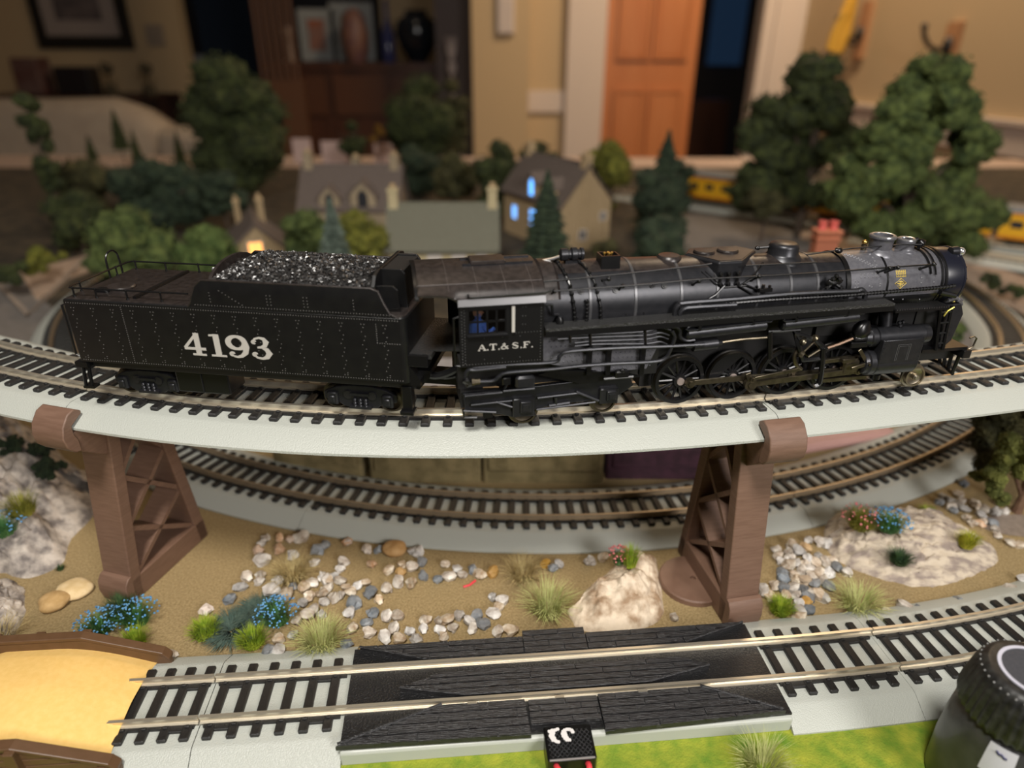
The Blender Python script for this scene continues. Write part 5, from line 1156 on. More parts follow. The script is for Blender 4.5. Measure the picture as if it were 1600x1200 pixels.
# railing
zr=ZT+3.6
loop_=[(-11.5,-15.5,zr),(-53,-15.8,zr),(-54,-14,zr),(-54,14,zr),(-53,15.8,zr),(-8,15.8,zr)]
b = MB(); b.tube(loop_,.3,6); b.build('top_railing',M_blks,te)
for x,y in [(x,-15.7) for x in (-52,-44,-33,-21)]+[(x,15.8) for x in (-52,-40,-27,-14)]+[(-54,-10),(-54,8)]:
    b = MB(); b.cyl((x,y,ZT+.4),(x,y,zr),.3,n=6); b.ico((x,y,zr),.5,1); b.ico((x,y,ZT+.7),.55,1); b.build('railing_post',M_blks,te)
b = MB(); q,_=catmull([(-54.4,5,ZT-2),(-54.6,5,ZT+6),(-54.6,6,ZT+8.6),(-54.6,8.2,ZT+9.4),(-54.6,10.4,ZT+8.6),(-54.6,11.4,ZT+6),(-54.4,11.4,ZT-2)]); b.tube([tuple(p) for p in q],.35,6); b.build('rear_ladder_hoop',M_blks,te)
b = MB(); b.tube([(-55.2,-16.4,35.5),(-56.6,-16.9,35),(-56.8,-17,17.5),(-55.5,-16.8,16.5)],.38,6); b.build('corner_grab_iron',M_blks,te)
b = MB(); b.tube([(-55.5,-17,14),(-56.3,-17.5,5.6),(-54.0,-17.5,5.4),(-53.4,-17,14)],.6,6); b.bb((-57,-18,5),(-53,-15,5.8)); b.bb((-57.5,-18,13),(-53,-14,15)); b.build('corner_step',M_blks,te,smooth=False)
# frame, tank box, lettering, rivets
b = MB(); b.bb((T0+2,-HW+2.6,12.4),(T1+1,HW-2.6,ZB)); b.bb((T0-1.4,-HW+1,12),(T0+2,HW-1,15.6)); b.build('underframe',M_blkm,te,smooth=False,bevel=.2)
b = MB(); b.bb((-24,-14,4.2),(-4.6,-4,12.5)); b.build('under_tank_box',M_blks,te,smooth=False,bevel=.5)
b = MB(); b.bb((-14.6,-14.25,4.6),(-14.2,-13.9,12.2)); b.build('box_seam',M_boil,te,smooth=False)
b = MB(); b.bb((57,-16.6,5),(60.4,-13,13.5)); b.bb((56.4,-18,3.6),(61,-13.5,5)); b.build('front_step',M_blks,te,smooth=False,bevel=.25)
a_=TP(290,547,-HW); d_=TP(431,540,-HW)
z0=20.6; hh=7.9
u=a_[0]
for ch_,wd_ in (('4',8.6),('1',8.6),('9',9.4),('3',9.4)):
    b = MB(); glyph(b,GL[ch_],lambda p,q,d,u=u,wd_=wd_:(u+p*wd_,-HW-.03-d,z0+q*hh)); b.build('numeral',M_white,te,smooth=False); u += {'4':8.1,'1':6.5,'9':8.2,'3':8}[ch_]
pts=[]; N_=(0,-1,0)
def pr(x,z): pts.append(((x,-HW-.01,z),N_))
x=T0+1.2
while x<T1-2.4: pr(x,ZT-.75); pr(x+.3,ZB+.8); x+=.86
k_=0; x=T0+3.0
while x<T1-6:
    z=ZB+1.8; j=0
    pr(x-.5,ZT-2.4); pr(x+.5,ZT-2.4); pr(x-.5,ZB+1.7); pr(x+.5,ZB+1.7)
    while z<ZT-3: pr(x+(.55 if j%3==0 else -.55 if j%3==1 else 0.1),z+.6); z+=1.45; j+=1
    x+=7.05
for xx in (T0+20.5,):
    for z in np.arange(ZB+1,ZT-1,.72): pr(xx,z)
for z in np.arange(29,ZT-2,.75): pr(T1-9.5,z)
for x in np.arange(T1-9.5,T1-1.5,.8): pr(x,28.8)
for x in np.arange(-8,T1-3,.95): pts.append(((x,-HW-.01,ZT+1.0),N_))
for x0_ in (-2.5,16.5,28.5,44.5):
    for z in np.arange(ZT+2.2,ZT+6.2,1.0): pts.append(((x0_,-HW-.01,z),N_)); 
    if 10<x0_<40:
        for z in np.arange(ZT+2.2,ZT+6.2,1.0): pts.append(((x0_+1.2,-HW-.01,z),N_))
for i in range(8): pts.append(((1+i*1.0,-HW-.01,ZT+6-i*.62),N_))
rivets('tank_rivets',pts,mat('tank_rivet',(.10,.095,.09),rough=.4),te,.21,.15)
# trucks
def truck(xc, name='tender_truck'):
    for s in (-1,1):
        y=s*11.4
        b = MB(); b.prism([(-12.6,5.0),(-12.6,7.6),(-8,9.6),(-3,10.4),(3,10.4),(8,9.6),(12.6,7.6),(12.6,5.0),(8.6,4.4),(5.4,2.2),(-5.4,2.2),(-8.6,4.4)],y-.8,y+.8,lambda u,v,t:(xc+u,t,v)); tf=b.build('truck_side_frame',M_boil,te,smooth=False,bevel=.25)
        for dx in (-9.6,9.6):
            b = MB(); b.box((xc+dx,y+s*.9,5.6),(3.8,1.8,4.4),ch=.5); b.box((xc+dx,y+s*1.9,5.4),(2,.8,2.4),ch=.3); b.build('journal_box',M_boil,tf)
            b = wheel(4.4,0,M_rod,1.3,w_=2.2,solid=True); o=b.build('truck_wheel',M_rod,te); o.location=Vector((xc+dx+(.9 if dx<0 else 1.9)*0,s*8.6,4.6))*MM; o.rotation_euler=(0,0,PI if s>0 else 0)
        for dx in (-4.2,4.2):
            b = MB(); b.cyl((xc+dx,y+s*.7,7),(xc+dx,y+s*1.3,7),1.5,n=14); b.build('frame_opening_ring',M_blkm,tf)
        b = MB()
        for dx in (-1.9,0,1.9): b.lathe([(.8,2.9),(.55,3.5),(.8,4.1),(.55,4.7),(.8,5.3),(.55,5.9)],(xc+dx,y+s*1.1,0),'Z',10)
        b.box((xc,y+s*1,7.4),(6.6,1.4,.9)); b.box((xc,y+s*1,2.6),(7.6,1.6,.9)); b.build('spring_nest',M_boil,tf)
    for dx in (-9.6,9.6): b = MB(); b.cyl((xc+dx,-8,4.6),(xc+dx,8,4.6),.9,n=8); b.build('axle',M_blks,te)
    b = MB(); b.bb((xc-3,-10.6,6),(xc+3,10.6,11.5)); b.build('bolster',M_blkm,te,smooth=False)
xa=TP(275,600,-11)[0]; xb_=TP(512,615,-11)[0]; xc_=TP(618,616,-11)[0]
truck(xa-9.6); truck((xb_+xc_)/2)
# ================================================================== scenery behind the train
def depth(y,z=30): return y*math.cos(PITCH)+(CH-z)*math.sin(PITCH)
def leafmat(n,c1,c2): return mat('foliage_'+n,c1,c2,.12,rough=.95,bump=1,bscale=.9,detail=7)
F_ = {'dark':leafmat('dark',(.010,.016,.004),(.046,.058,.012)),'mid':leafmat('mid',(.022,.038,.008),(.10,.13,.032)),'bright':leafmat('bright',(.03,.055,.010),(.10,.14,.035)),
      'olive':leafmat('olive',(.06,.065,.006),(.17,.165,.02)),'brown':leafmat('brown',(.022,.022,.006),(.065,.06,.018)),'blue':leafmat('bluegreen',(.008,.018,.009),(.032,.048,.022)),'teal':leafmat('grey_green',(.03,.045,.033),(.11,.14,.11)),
      'orange':leafmat('orange',(.18,.09,.01),(.28,.15,.02)),'lime':leafmat('lime',(.07,.08,.015),(.24,.25,.06))}
M_bark = mat('bark',(.05,.035,.025),(.10,.07,.05),.3,rough=.9)
def clump(b, c_, r, seed, fl=70, sq=.85):
    fl = int(fl*2.2); b.ico(c_, r*.96, 2, seed, .35, (1,1,sq), 1.7); r_=random.Random(seed)
    for i in range(fl):
        d = Vector((r_.gauss(0,1),r_.gauss(0,1),r_.gauss(0,1))).normalized(); p = Vector(c_)+Vector((d.x,d.y,d.z*sq))*r*r_.uniform(.92,1.16); s = r*r_.uniform(.05,.13)
        a = d.orthogonal().normalized(); a.rotate(Matrix.Rotation(r_.uniform(0,6.28),3,d)); c2=d.cross(a)
        b.add([p-a*s,p+a*s*.7+c2*s*.6,p+c2*s*-.7+a*s*.3,p+d*s*1.2],[(0,1,3),(1,2,3),(2,0,3),(0,2,1)])
ts=[0]
def tree(label, px, ytop, ybot, wpx, D, f, n=18, name='broadleaf_tree', trunk=True, prof=None, cat='tree', group=None):
    ts[0]+=1; r_=random.Random(100+ts[0]); zt=WY(px,ytop,D).z; zb=max(2,WY(px,ybot,D).z); c_=WY(px,(ytop+ybot)/2,D); R=wpx/2/CF*depth(D,c_.z)
    t = thing(name,label,cat,(c_.x,D,0),0,group); b = MB(); H=zt-zb
    cr = max(min(R,H/2)*.42, 3)
    for i in range(n):
        for _ in range(50):
            u=Vector((r_.uniform(-1,1),r_.uniform(-1,1),r_.uniform(-1,1)))
            if u.length<1: break
        k_ = 1 if prof is None else np.interp(u.z,[-1,0,1],prof)
        clump(b,(u.x*(R-cr*.8)*k_,u.y*(R-cr*.8)*k_,(zt+zb)/2+u.z*(H/2-cr*.75)),cr*r_.uniform(.75,1.25),i+ts[0]*31)
    b.build('crown',F_[f],t,smooth=False)
    if trunk:
        b = MB(); b.tube([(0,0,-.4),(R*.03,0,zb*.6+2),(-R*.04,0,zb+H*.4),(R*.1,0,zb+H*.75)],[max(1.6,R*.09),R*.07,R*.05,R*.02],8)
        for k_ in range(5):
            a=r_.uniform(0,6.28); z=zb+H*r_.uniform(.05,.5); b.tube([(0,0,z),(R*.35*math.cos(a),R*.35*math.sin(a),z+H*.16),(R*.7*math.cos(a),R*.7*math.sin(a),z+H*.22)],[R*.045,R*.03,R*.012],6)
        b.build('trunk',M_bark,t)
    return t
def conifer(label, px, ytop, ybot, wpx, D, f, layers=14, group=None, z0=None):
    ts[0]+=1; r_=random.Random(200+ts[0]); zt=WY(px,ytop,D).z; zb=max(1.5,WY(px,ybot,D).z); R=wpx/2/CF*depth(D,zb)
    t = thing('conifer_tree',label,'tree',(WY(px,ybot,D).x,D,0),0,group); b = MB(); H=zt-zb
    for i in range(layers):
        k_=i/layers; z=zb+H*k_; rr_=R*(1-k_)**.85+.6; n=22
        ring0=[(math.cos(q*2*PI/n)*rr_*(1+.22*r_.uniform(-1,1)+(.16 if q%2 else -.16)),math.sin(q*2*PI/n)*rr_*(1+(.16 if q%2 else -.16)),z-H*.03*r_.random()) for q in range(n)]
        ring1=[(math.cos(q*2*PI/n)*rr_*.35,math.sin(q*2*PI/n)*rr_*.35,z+H/layers*1.3) for q in range(n)]
        b.ring([[(x*.5,y*.5,z_+.5) for x,y,z_ in ring0],ring0,ring1,[(0.05*math.cos(q),.05*math.sin(q),min(zt,z+H/layers*2.1)) for q in range(n)]])
    b.build('crown',F_[f],t,smooth=False); b=MB(); b.cyl((0,0,-.4),(0,0,zb+H*.5),max(.8,R*.08),n=8); b.build('trunk',M_bark,t); return t
conifer('narrow grey green conifer with layered branches just behind the coal load',527,312,420,54,560,'teal',13)
tree('bright green rounded tree behind the left end of the tender',205,322,440,140,620,'mid',20,prof=(1.05,1,.6))
tree('bright green round bush tree behind the coal, left of the glowing gable',316,340,450,112,640,'bright',18)
tree('green bushy tree between the glowing gable and the striped conifer',478,315,420,80,640,'mid',14,prof=(1.2,1,.7))
tree('yellow olive bushy tree left of the long green roofed cottage',560,330,430,105,635,'olive',18,prof=(1.3,1,.6))
conifer('dark narrow conifer in front of the tan cottage, above the cab front',852,268,420,84,640,'blue',16)
tree('dark green bush tree right of the tan cottage, behind the boiler',1030,330,430,104,650,'blue',16)
tree('small olive bush at the foot of the tan cottage gable',948,362,420,52,665,'brown',8)
tree('tall dark green broadleaf tree above the tender, tallest on the left',368,92,330,150,1080,'dark',44,prof=(1.1,1.05,.62))
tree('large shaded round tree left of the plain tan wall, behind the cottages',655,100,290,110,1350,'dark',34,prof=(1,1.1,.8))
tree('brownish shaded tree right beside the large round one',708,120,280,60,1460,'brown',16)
tree('dark green tree left of the tan cottage chimney, tall one',782,196,345,82,930,'dark',24,prof=(1.1,1,.7))
tree('olive shaded tree between the long roof and the tall dark tree',712,238,330,76,1010,'brown',18)
tree('dark round tree just behind the brown roofed cottage, right side',655,222,320,80,1120,'blue',16)
tree('olive green rounded tree right of the tan cottage roof',952,214,340,80,960,'olive',20)
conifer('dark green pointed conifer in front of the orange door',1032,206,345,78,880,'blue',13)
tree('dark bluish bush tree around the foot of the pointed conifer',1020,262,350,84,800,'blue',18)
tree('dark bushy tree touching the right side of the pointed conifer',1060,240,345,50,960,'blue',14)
tree('low dark trees along the back edge behind the tan cottage',845,212,262,84,1250,'dark',14)
tree('small dark tree behind the brown cottage chimneys',546,186,250,54,1380,'dark',10)
tree('small orange brown tree beside the small dark one at the back',590,192,235,24,1400,'orange',5)
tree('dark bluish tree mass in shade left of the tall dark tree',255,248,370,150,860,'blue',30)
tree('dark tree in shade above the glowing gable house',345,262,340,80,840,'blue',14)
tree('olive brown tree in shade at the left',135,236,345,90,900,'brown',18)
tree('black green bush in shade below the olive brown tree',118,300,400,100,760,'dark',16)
tree('yellow olive hedge at the left beyond the tender',62,386,425,92,640,'olive',14,name='hedge_bush',trunk=False,cat='bush')
tree('dark small bush left edge beyond the raised track',20,400,450,60,600,'dark',8,name='hedge_bush',trunk=False,cat='bush')
tr=tree('tall thin sparse dark tree at the far left with bare trunk',64,130,330,52,800,'dark',30,prof=(.7,.8,.7))
for i,(px,yt,yb,wd,lb) in enumerate(((146,212,250,18,'leftmost tiny conifer in front of the pale sofa'),(190,172,232,26,'tallest tiny conifer in front of the pale sofa'),(216,204,250,17,'tiny conifer just right of the tallest one by the sofa'),(285,206,262,22,'tiny conifer at the right end of the pale sofa'))):
    conifer(lb,px,yt,yb,wd,1340,'dark',9)
# two large trees at the right
def big(label, D, blobs, f, tx, extra=()):
    ts[0]+=1; c_=W(tx,430,0); x0=WY(tx,300,D).x; t=thing('broadleaf_tree',label,'tree',(x0,D,0)); b=MB()
    for i,(px,py,rp) in enumerate(blobs):
        p=WY(px,py,D); r=rp/CF*depth(D,p.z); r_=random.Random(i+ts[0]*9)
        for j in range(9):
            clump(b,(p.x-x0+r_.uniform(-.55,.55)*r,r_.uniform(-.6,.6)*r,p.z+r_.uniform(-.5,.5)*r),r*r_.uniform(.42,.6),i*13+j+ts[0]*51,46)
    b.build('crown',F_[f],t,smooth=False)
    b=MB(); top=WY(tx,120,D).z; b.tube([(0,0,-.4),(2,0,top*.3),(-2,0,top*.6),(3,0,top*.9)],[5,3.6,2.6,1],10)
    for (px,py) in [(q[0],q[1]) for q in blobs]: 
        p=WY(px,py,D); b.tube([(0,0,p.z*.55),((p.x-x0)*.5,0,p.z*.8),(p.x-x0,0,p.z)],[2.4,1.6,.7],6)
    b.build('trunk',M_bark,t); return t
big('big dark green foam tree right of the white door casing, left of its taller twin',850,[(1262,125,48),(1225,180,50),(1290,165,46),(1200,225,42),(1250,240,48),(1300,225,40),(1185,290,36),(1245,300,36),(1290,310,30),(1170,312,26)],'dark',1258)
big('biggest green foam tree at the far right, behind the smokebox',730,[(1440,135,54),(1400,180,40),(1490,165,46),(1525,225,40),(1430,215,38),(1375,225,40),(1340,290,52),(1410,270,56),(1480,300,58),(1525,320,44),(1440,350,56),(1370,350,46),(1500,375,40)],'mid',1425)
tree('low brownish green bush under the left one of the two big trees',1198,288,345,84,820,'brown',14,name='hedge_bush',cat='bush')
tree('small green bush at the right edge, left of its neighbour, beyond the engine nose',1548,425,455,36,600,'dark',8,name='hedge_bush',trunk=False,cat='bush')
tree('small dark green bush at the right edge beyond the curving track',1578,440,500,46,600,'dark',8,name='hedge_bush',trunk=False,cat='bush')
tree('small green bush right in front of the engine nose',1496,500,540,36,490,'mid',7,name='hedge_bush',trunk=False,cat='bush')
# foreground bush tree at the right edge under the bridge
t=thing('broadleaf_tree','green foam tree at the right edge beneath the raised track','tree',(W(1588,800)[0],W(1588,800)[1],0)); o_=W(1588,800)
for nm,f,bl in (('dark_foliage','brown',((1555,690,300,32),(1548,715,292,26),(1580,680,305,40),(1610,700,300,44),(1560,660,310,34),(1600,660,320,50))),('light_foliage','lime',((1590,700,276,26),(1570,722,270,22),(1558,752,262,19),(1545,740,266,17),(1568,780,260,14),(1600,725,268,28),(1552,768,260,13),(1530,742,270,12)))):
    b=MB()
    for i,(px,py,D,rp) in enumerate(bl):
        p=WY(px,py,D)-o_; r=rp/CF*depth(D,p.z); r_=random.Random(i+70)
        for j in range(8): clump(b,(p.x+r_.uniform(-.5,.5)*r,p.y+r_.uniform(-.5,.5)*r,p.z+r_.uniform(-.5,.5)*r),r*r_.uniform(.36,.56),i*17+j,170)
    b.build(nm,F_[f],t,smooth=False)
b=MB(); b.tube([(0,0,-.3),(1,1,8),(3,6,22),(2,16,45)],[2.6,1.8,1.3,.6],8); b.tube([(1,1,8),(-8,10,30)],[1.2,.5],6); b.build('trunk',mat('trunk_brown',(.11,.055,.03),(.16,.09,.05),.4,rough=.8),t)
p=W(1600,822); b=MB(); b.ring([[ (p.x+r*22*math.cos(q*.449)*1.0,p.y+r*9*math.sin(q*.449),.35-.05*k) for q in range(14)] for k,r in enumerate((1,.98))]); tag(b.build('puddle_resin',mat('grey_wash',(.20,.16,.13),(.26,.21,.17),.4,rough=.35)),'greyish brown glossy patch of ground at the foot of the right edge tree','puddle')
# ---------------- houses
M_tan=mat('tan_stone',(.42,.30,.16),(.52,.38,.22),.22,rough=.9,kind='brick'); M_gstone=mat('grey_tan_stone',(.28,.22,.14),(.36,.28,.18),.22,rough=.9,kind='brick')
M_rb=mat('roof_brown',(.12,.09,.075),(.16,.125,.105),.35,rough=.85,kind='brick'); M_rg=mat('roof_grey_green',(.145,.14,.10),(.18,.175,.13),.35,rough=.85,kind='brick')
M_cream=mat('cream_wall',(.40,.33,.19),(.45,.38,.23),.3,rough=.9); M_wfr=mat('window_frame_white',(.55,.50,.45),rough=.6)
def lit(n,c,e): return mat('lit_'+n,c,rough=.4,emis=e)
M_dkp=mat('dark_pane',(.03,.03,.035),rough=.15)
def house(label, cx, cy, L, D, hw, hr, rz, wm, rm, ch=(), wins=(), dorm=(), over=4):
    t=thing('cottage',label,'house',(cx,cy,0),rz)
    b=MB(); b.prism([(-D/2,0),(D/2,0),(D/2,hw),(0,hr-2),(-D/2,hw)],-L/2,L/2,lambda u,v,q:(q,u,v)); b.build('wall',wm,t,smooth=False)
    sl=(hr-hw)/(D/2)
    for s in (-1,1):
        b=MB(); b.prism([(0,hr),(s*(D/2+over),hw-over*sl),(s*(D/2+over),hw-over*sl+2.2),(0,hr+2.2)],-L/2-over,L/2+over,lambda u,v,q:(q,u,v)); rf=b.build('roof',rm,t,smooth=False)
    b=MB(); b.cyl((-L/2-over,0,hr+2),(L/2+over,0,hr+2),1.3,n=8); b.build('ridge_tile',rm,t)
    for (x,y,w_,h_) in ch:
        b=MB(); b.bb((x-w_/2,y-w_/2,hw),(x+w_/2,y+w_/2,hr+h_)); b.bb((x-w_/2-1,y-w_/2-1,hr+h_-3),(x+w_/2+1,y+w_/2+1,hr+h_-1)); c_=b.build('chimney',wm,t,smooth=False)
        b=MB(); b.lathe([(w_*.3,hr+h_),(w_*.34,hr+h_+3.5),(w_*.26,hr+h_+4)],(x,y,0),'Z',10); b.build('chimney_pot',M_tan,c_)
    for (face,u,z,w_,h_,m) in wins:  # face 'f' front(-y) 'r' +x end 'l' -x end
        def T(a,z_,d):
            return {'f':(a,-D/2-d,z_),'r':(L/2+d,a,z_),'l':(-L/2-d,a,z_),'b':(a,D/2+d,z_)}[face]
        b=MB()
        for a0,a1,z0_,z1_ in ((u-w_/2-1,u-w_/2,z-1,z+h_+1),(u+w_/2,u+w_/2+1,z-1,z+h_+1),(u-w_/2,u+w_/2,z-1,z),(u-w_/2,u+w_/2,z+h_,z+h_+1),(u-.4,u+.4,z,z+h_)): b.bb(T(a0,z0_,-.4),T(a1,z1_,1))
        w0=b.build('window',M_wfr,t,smooth=False); b=MB(); b.bb(T(u-w_/2,z,-.3),T(u+w_/2,z+h_,.3)); b.build('pane',m,w0,smooth=False)
    for (x,w_,h0,h1,m) in dorm:
        b=MB(); b.prism([(-w_/2,h0),(w_/2,h0),(w_/2,h1-w_*.5),(0,h1),(-w_/2,h1-w_*.5)],-D/2-.6,-D/2+ (h1-hw)/sl+1,lambda u,v,q:(x+u,q,v)); dm=b.build('dormer',wm,t,smooth=False)
        for s in (-1,1):
            b=MB(); b.prism([(0,h1+.2),(s*(w_/2+2.5),h1-w_*.5-2.5*1.0),(s*(w_/2+2.5),h1-w_*.5-.8),(0,h1+1.9)],-D/2-3,-D/2+(h1-hw)/sl+1,lambda u,v,q:(x+u,q,v)); b.build('dormer_roof',rm,dm,smooth=False)
        b=MB(); b.prism([(-w_*.2,h0+3),(w_*.2,h0+3),(w_*.2,h1-w_*.5),(0,h1-w_*.28),(-w_*.2,h1-w_*.5)],-D/2-1.2,-D/2-.5,lambda u,v,q:(x+u,q,v)); b.build('dormer_window',m,dm,smooth=False)
    return t
M_bl=lit('blue',(.12,.42,1.0),2.2); M_or=lit('orange',(1.0,.42,.10),1.6)
x3=WY(690,390,640).x
house('long cottage with grey green roof and cream walls above the cab roof',x3,672,104,62,38,73,.02,M_cream,M_rg,[(-49,0,9,17),(49,0,9,18)],[('f',-34,18,12,13,M_wfr),('f',-8,18,12,13,M_wfr),('f',16,18,12,13,M_wfr),('f',38,18,9,13,M_wfr)])
x2=WY(545,330,800).x
house('big cottage with brown roof and two pointed dormers behind the coal load',x2,838,116,70,44,86,-.02,M_gstone,M_rb,[(-52,0,10,16),(4,6,10,10),(52,0,10,14)],[('f',-20,10,10,12,M_dkp)],[(-22,24,40,68,M_dkp),(18,30,36,74,M_dkp)])
house('tan stone cottage with steep gable and blue lit windows',52,836,132,70,56,96,math.radians(-60),M_tan,M_rb,[(62,0,10,12),(-60,0,10,12)],[('r',-4,14,9,10,M_dkp),('r',24,34,7,8,M_dkp),('f',6,22,13,18,M_bl),('f',-38,22,10,16,M_bl)],[(2,20,50,82,M_bl),(40,18,50,80,M_bl)])
house('small dark roofed house whose gable window glows orange',WY(392,380,720).x,735,84,54,22,47,math.radians(-68),M_tan,M_rb,[(-16,10,7,18),(-36,-14,6,14)],[('r',-2,14,13,15,M_or)])
h5=thing('brick_house','small red brick house hidden behind the boiler, only its orange red chimney showing','house',(WY(1290,370,520).x,545,0))
M_brk=mat('brick_orange',(.62,.20,.10),(.72,.27,.14),.5,rough=.8,kind='brick'); M_brkr=mat('pot_red',(.55,.10,.08),rough=.6)
b=MB(); b.prism([(-24,0),(24,0),(24,38),(0,60),(-24,38)],-34,34,lambda u,v,q:(q,u,v)); b.build('wall',M_brk,h5,smooth=False)
for s in (-1,1): b=MB(); b.prism([(0,60),(s*28,34.5),(s*28,36.5),(0,62)],-37,37,lambda u,v,q:(q,u,v)); b.build('roof',M_rb,h5,smooth=False)
b=MB(); b.bb((-8.5,-31,0),(8.5,-20,84)); b.bb((-9.5,-32,78),(9.5,-19,80.5)); b.bb((-10,-32.5,83),(10,-18.5,86)); c5=b.build('chimney',M_brk,h5,smooth=False,bevel=.4)
for x in (-4.4,4.4): b=MB(); b.lathe([(3.4,86),(3.0,90),(3.6,91),(3.6,92.5),(2.6,92.6),(2.4,88)],(x,-25.5,0),'Z',14); b.build('chimney_pot',M_brkr,c5)
# ---------------- roads, kerbs, ground strips
M_rd=mat('asphalt_grey',(.14,.125,.11),(.18,.16,.145),.15,rough=.9); M_kerb=mat('kerb_pale',(.30,.24,.19),rough=.8); M_dirt=mat('pale_dirt',(.34,.24,.17),(.42,.31,.23),.08,rough=.95,bump=.5,bscale=.6)
def strip(name, pxs, m, kind='structure', z1=.2):
    P=[W(a,c_) for a,c_ in pxs]; b=MB(); b.prism([(p.x,p.y) for p in P],-.4,z1,lambda u,v,t:(u,v,t)); o=b.build(name,m,smooth=False); o['kind']=kind; return o
strip('road_surface',[(1060,330),(1180,330),(1300,400),(1290,470),(1100,420),(1020,360)],M_rd)
strip('road_surface',[(-20,440),(10,415),(60,465),(110,500),(118,560),(-20,540)],M_rd,z1=.15)
strip('dirt_verge',[(30,425),(150,395),(150,420),(95,440),(58,470)],M_dirt)
strip('dirt_verge',[(1500,395),(1620,440),(1620,500),(1560,470),(1500,440)],M_dirt,z1=.1)
strip('dirt_verge',[(1200,385),(1400,300),(1620,400),(1620,430),(1480,390),(1300,440)],M_dirt,z1=.05)
strip('inner_path',[(1470,500),(1500,470),(1535,500),(1548,560),(1480,570)],M_rd,z1=.25)
strip('kerb_edge',[(-20,425),(-20,432),(42,497),(48,492)],M_kerb,z1=3); strip('kerb_edge',[(42,497),(48,492),(140,405),(136,402)],M_kerb,z1=3)
M_yel=mat('toy_yellow',(.72,.60,.08),rough=.4)
v=thing('toy_car','yellow toy car beside the curving track behind the engine nose','toy car',(404,592,0),.95)
b=MB(); b.box((0,0,6),(44,17,7),ch=1.5); b.build('body',M_yel,v,bevel=.8); b=MB(); b.box((-2,0,12),(24,15,6),taper=.82); b.build('cabin',mat('car_glass_grey',(.25,.32,.33),rough=.2),v,smooth=False,bevel=.5)
for x in (-13,13):
    for y in (-8.2,8.2): b=MB(); b.cyl((x,y-1,3.4),(x,y+1,3.4),3.4,n=16); b.build('wheel',M_blkm,v)
v=thing('toy_car','red toy car seen in the gap between tender and cab','toy car',(WY(716,585,372).x+6,385,0),1.4)
b=MB(); b.box((0,0,5.5),(38,15,6),ch=1.4); b.build('body',mat('toy_red',(.5,.03,.04),rough=.35),v,bevel=.8); b=MB(); b.box((-2,0,10.6),(20,13,5),taper=.8); b.build('cabin',M_dkp,v,smooth=False,bevel=.5)
for x in (-11,11):
    for y in (-7.2,7.2): b=MB(); b.cyl((x,y-1,3),(x,y+1,3),3,n=16); b.build('wheel',M_blkm,v)
strip('road_surface',[(640,560),(760,560),(770,640),(640,640)],mat('pale_road',(.30,.28,.28),(.36,.34,.34),.2,rough=.8),z1=.2)
TA=Line([(170,1115),(280,1035),(440,905),(610,765),(760,640)]); TB=Line([(425,838),(500,772),(570,710),(640,645)])
track('far track under the yellow passenger cars at the right',TA,5,TA.L-5,9.5,far=True)
track('far empty track in front of the yellow passenger cars',TB,5,TB.L-5,9.5,far=True)
# yellow passenger cars
M_upy=mat('coach_yellow',(.80,.42,.02),rough=.4); M_upr=mat('coach_roof_grey',(.16,.16,.16),rough=.5); M_upred=mat('coach_red_line',(.5,.04,.02),rough=.4)
def coach(label, s0, L):
    x,y,dx,dy=TA.at(s0+L/2); t=thing('passenger_car',label,'train car',(x,y,9.5),math.atan2(dy,dx),'yellow passenger cars on the far track')
    b=MB(); b.bb((-L/2,-17,8),(L/2,17,38)); b.build('car_body',M_upy,t,smooth=False,bevel=.6)
    b=MB(); b.prism([(-17.4,38),(17.4,38),(16,42),(10,45),(0,46),(-10,45),(-16,42)],-L/2,L/2,lambda u,v,q:(q,u,v)); b.build('car_roof',M_upr,t)
    b=MB(); b.bb((-L/2,-17.4,9.4),(L/2,-17,10.8)); b.bb((-L/2,-17.4,35.4),(L/2,-17,36.6)); b.build('red_line',M_upred,t,smooth=False)
    for k_ in range(int(L//24)):
        u=-L/2+16+k_*24; b=MB(); b.bb((u-6,-17.5,21),(u+6,-16.8,29)); w0=b.build('window',M_dkp,t,smooth=False)
    b=MB(); b.bb((-L/2+30,-12,2),(L/2-30,12,8)); b.build('underframe',M_blkm,t,smooth=False)
    for u in (-L/2+24,L/2-24):
        b=MB(); b.box((u,0,3.6),(30,22,4)); 
        for q in (-9,9):
            for v_ in (-8.5,8.5): b.cyl((u+q,v_-1.2,4.4),(u+q,v_+1.2,4.4),4.4,n=14)
        b.build('car_truck',M_blkm,t,smooth=False)
    return t
sA=TA.sx(250); coach('yellow passenger car at the back, left end visible beside the dark bush',sA,205); coach('yellow passenger car behind the biggest tree',sA+212,205)
coach('yellow passenger car cut by the right edge of the picture',sA+424,150)
# ================================================================== the room behind
M_wall=mat('wall_paint_tan',(.50,.38,.23),rough=.85); M_trim=mat('white_trim',(.60,.52,.46),rough=.5); M_floor=mat('floor_wood',(.13,.07,.035),(.20,.11,.06),.006,rough=.5,stretch=(1,.1,1))
M_orange=mat('door_wood',(.42,.14,.038),(.48,.18,.058),.012,rough=.45,stretch=(3,3,.2)); M_dkw=mat('dark_cabinet_wood',(.05,.018,.009),(.085,.03,.014),.012,rough=.4,stretch=(1,1,.2))
def sbox(name,a,b_,m,kind='structure'):
    b=MB(); b.bb(a,b_); o=b.build(name,m,smooth=False); 
    if kind: o['kind']=kind
    return o
FZ=-750
sbox('floor',(-5000,-1500,FZ-40),(3200,7000,FZ),M_floor)
def px_x(px,D,z=200): return WY(px,100,D).x
sbox('wall_side',(-5100,-1500,FZ),(-5000,4300,1750),M_wall)
sbox('wall_left',(-5000,4200,FZ),(px_x(292,4200),4300,1750),M_wall)
sbox('wall_back',(-2600,6000,FZ),(2500,6100,1750),mat('far_wall_dark',(.05,.05,.06),rough=.9))
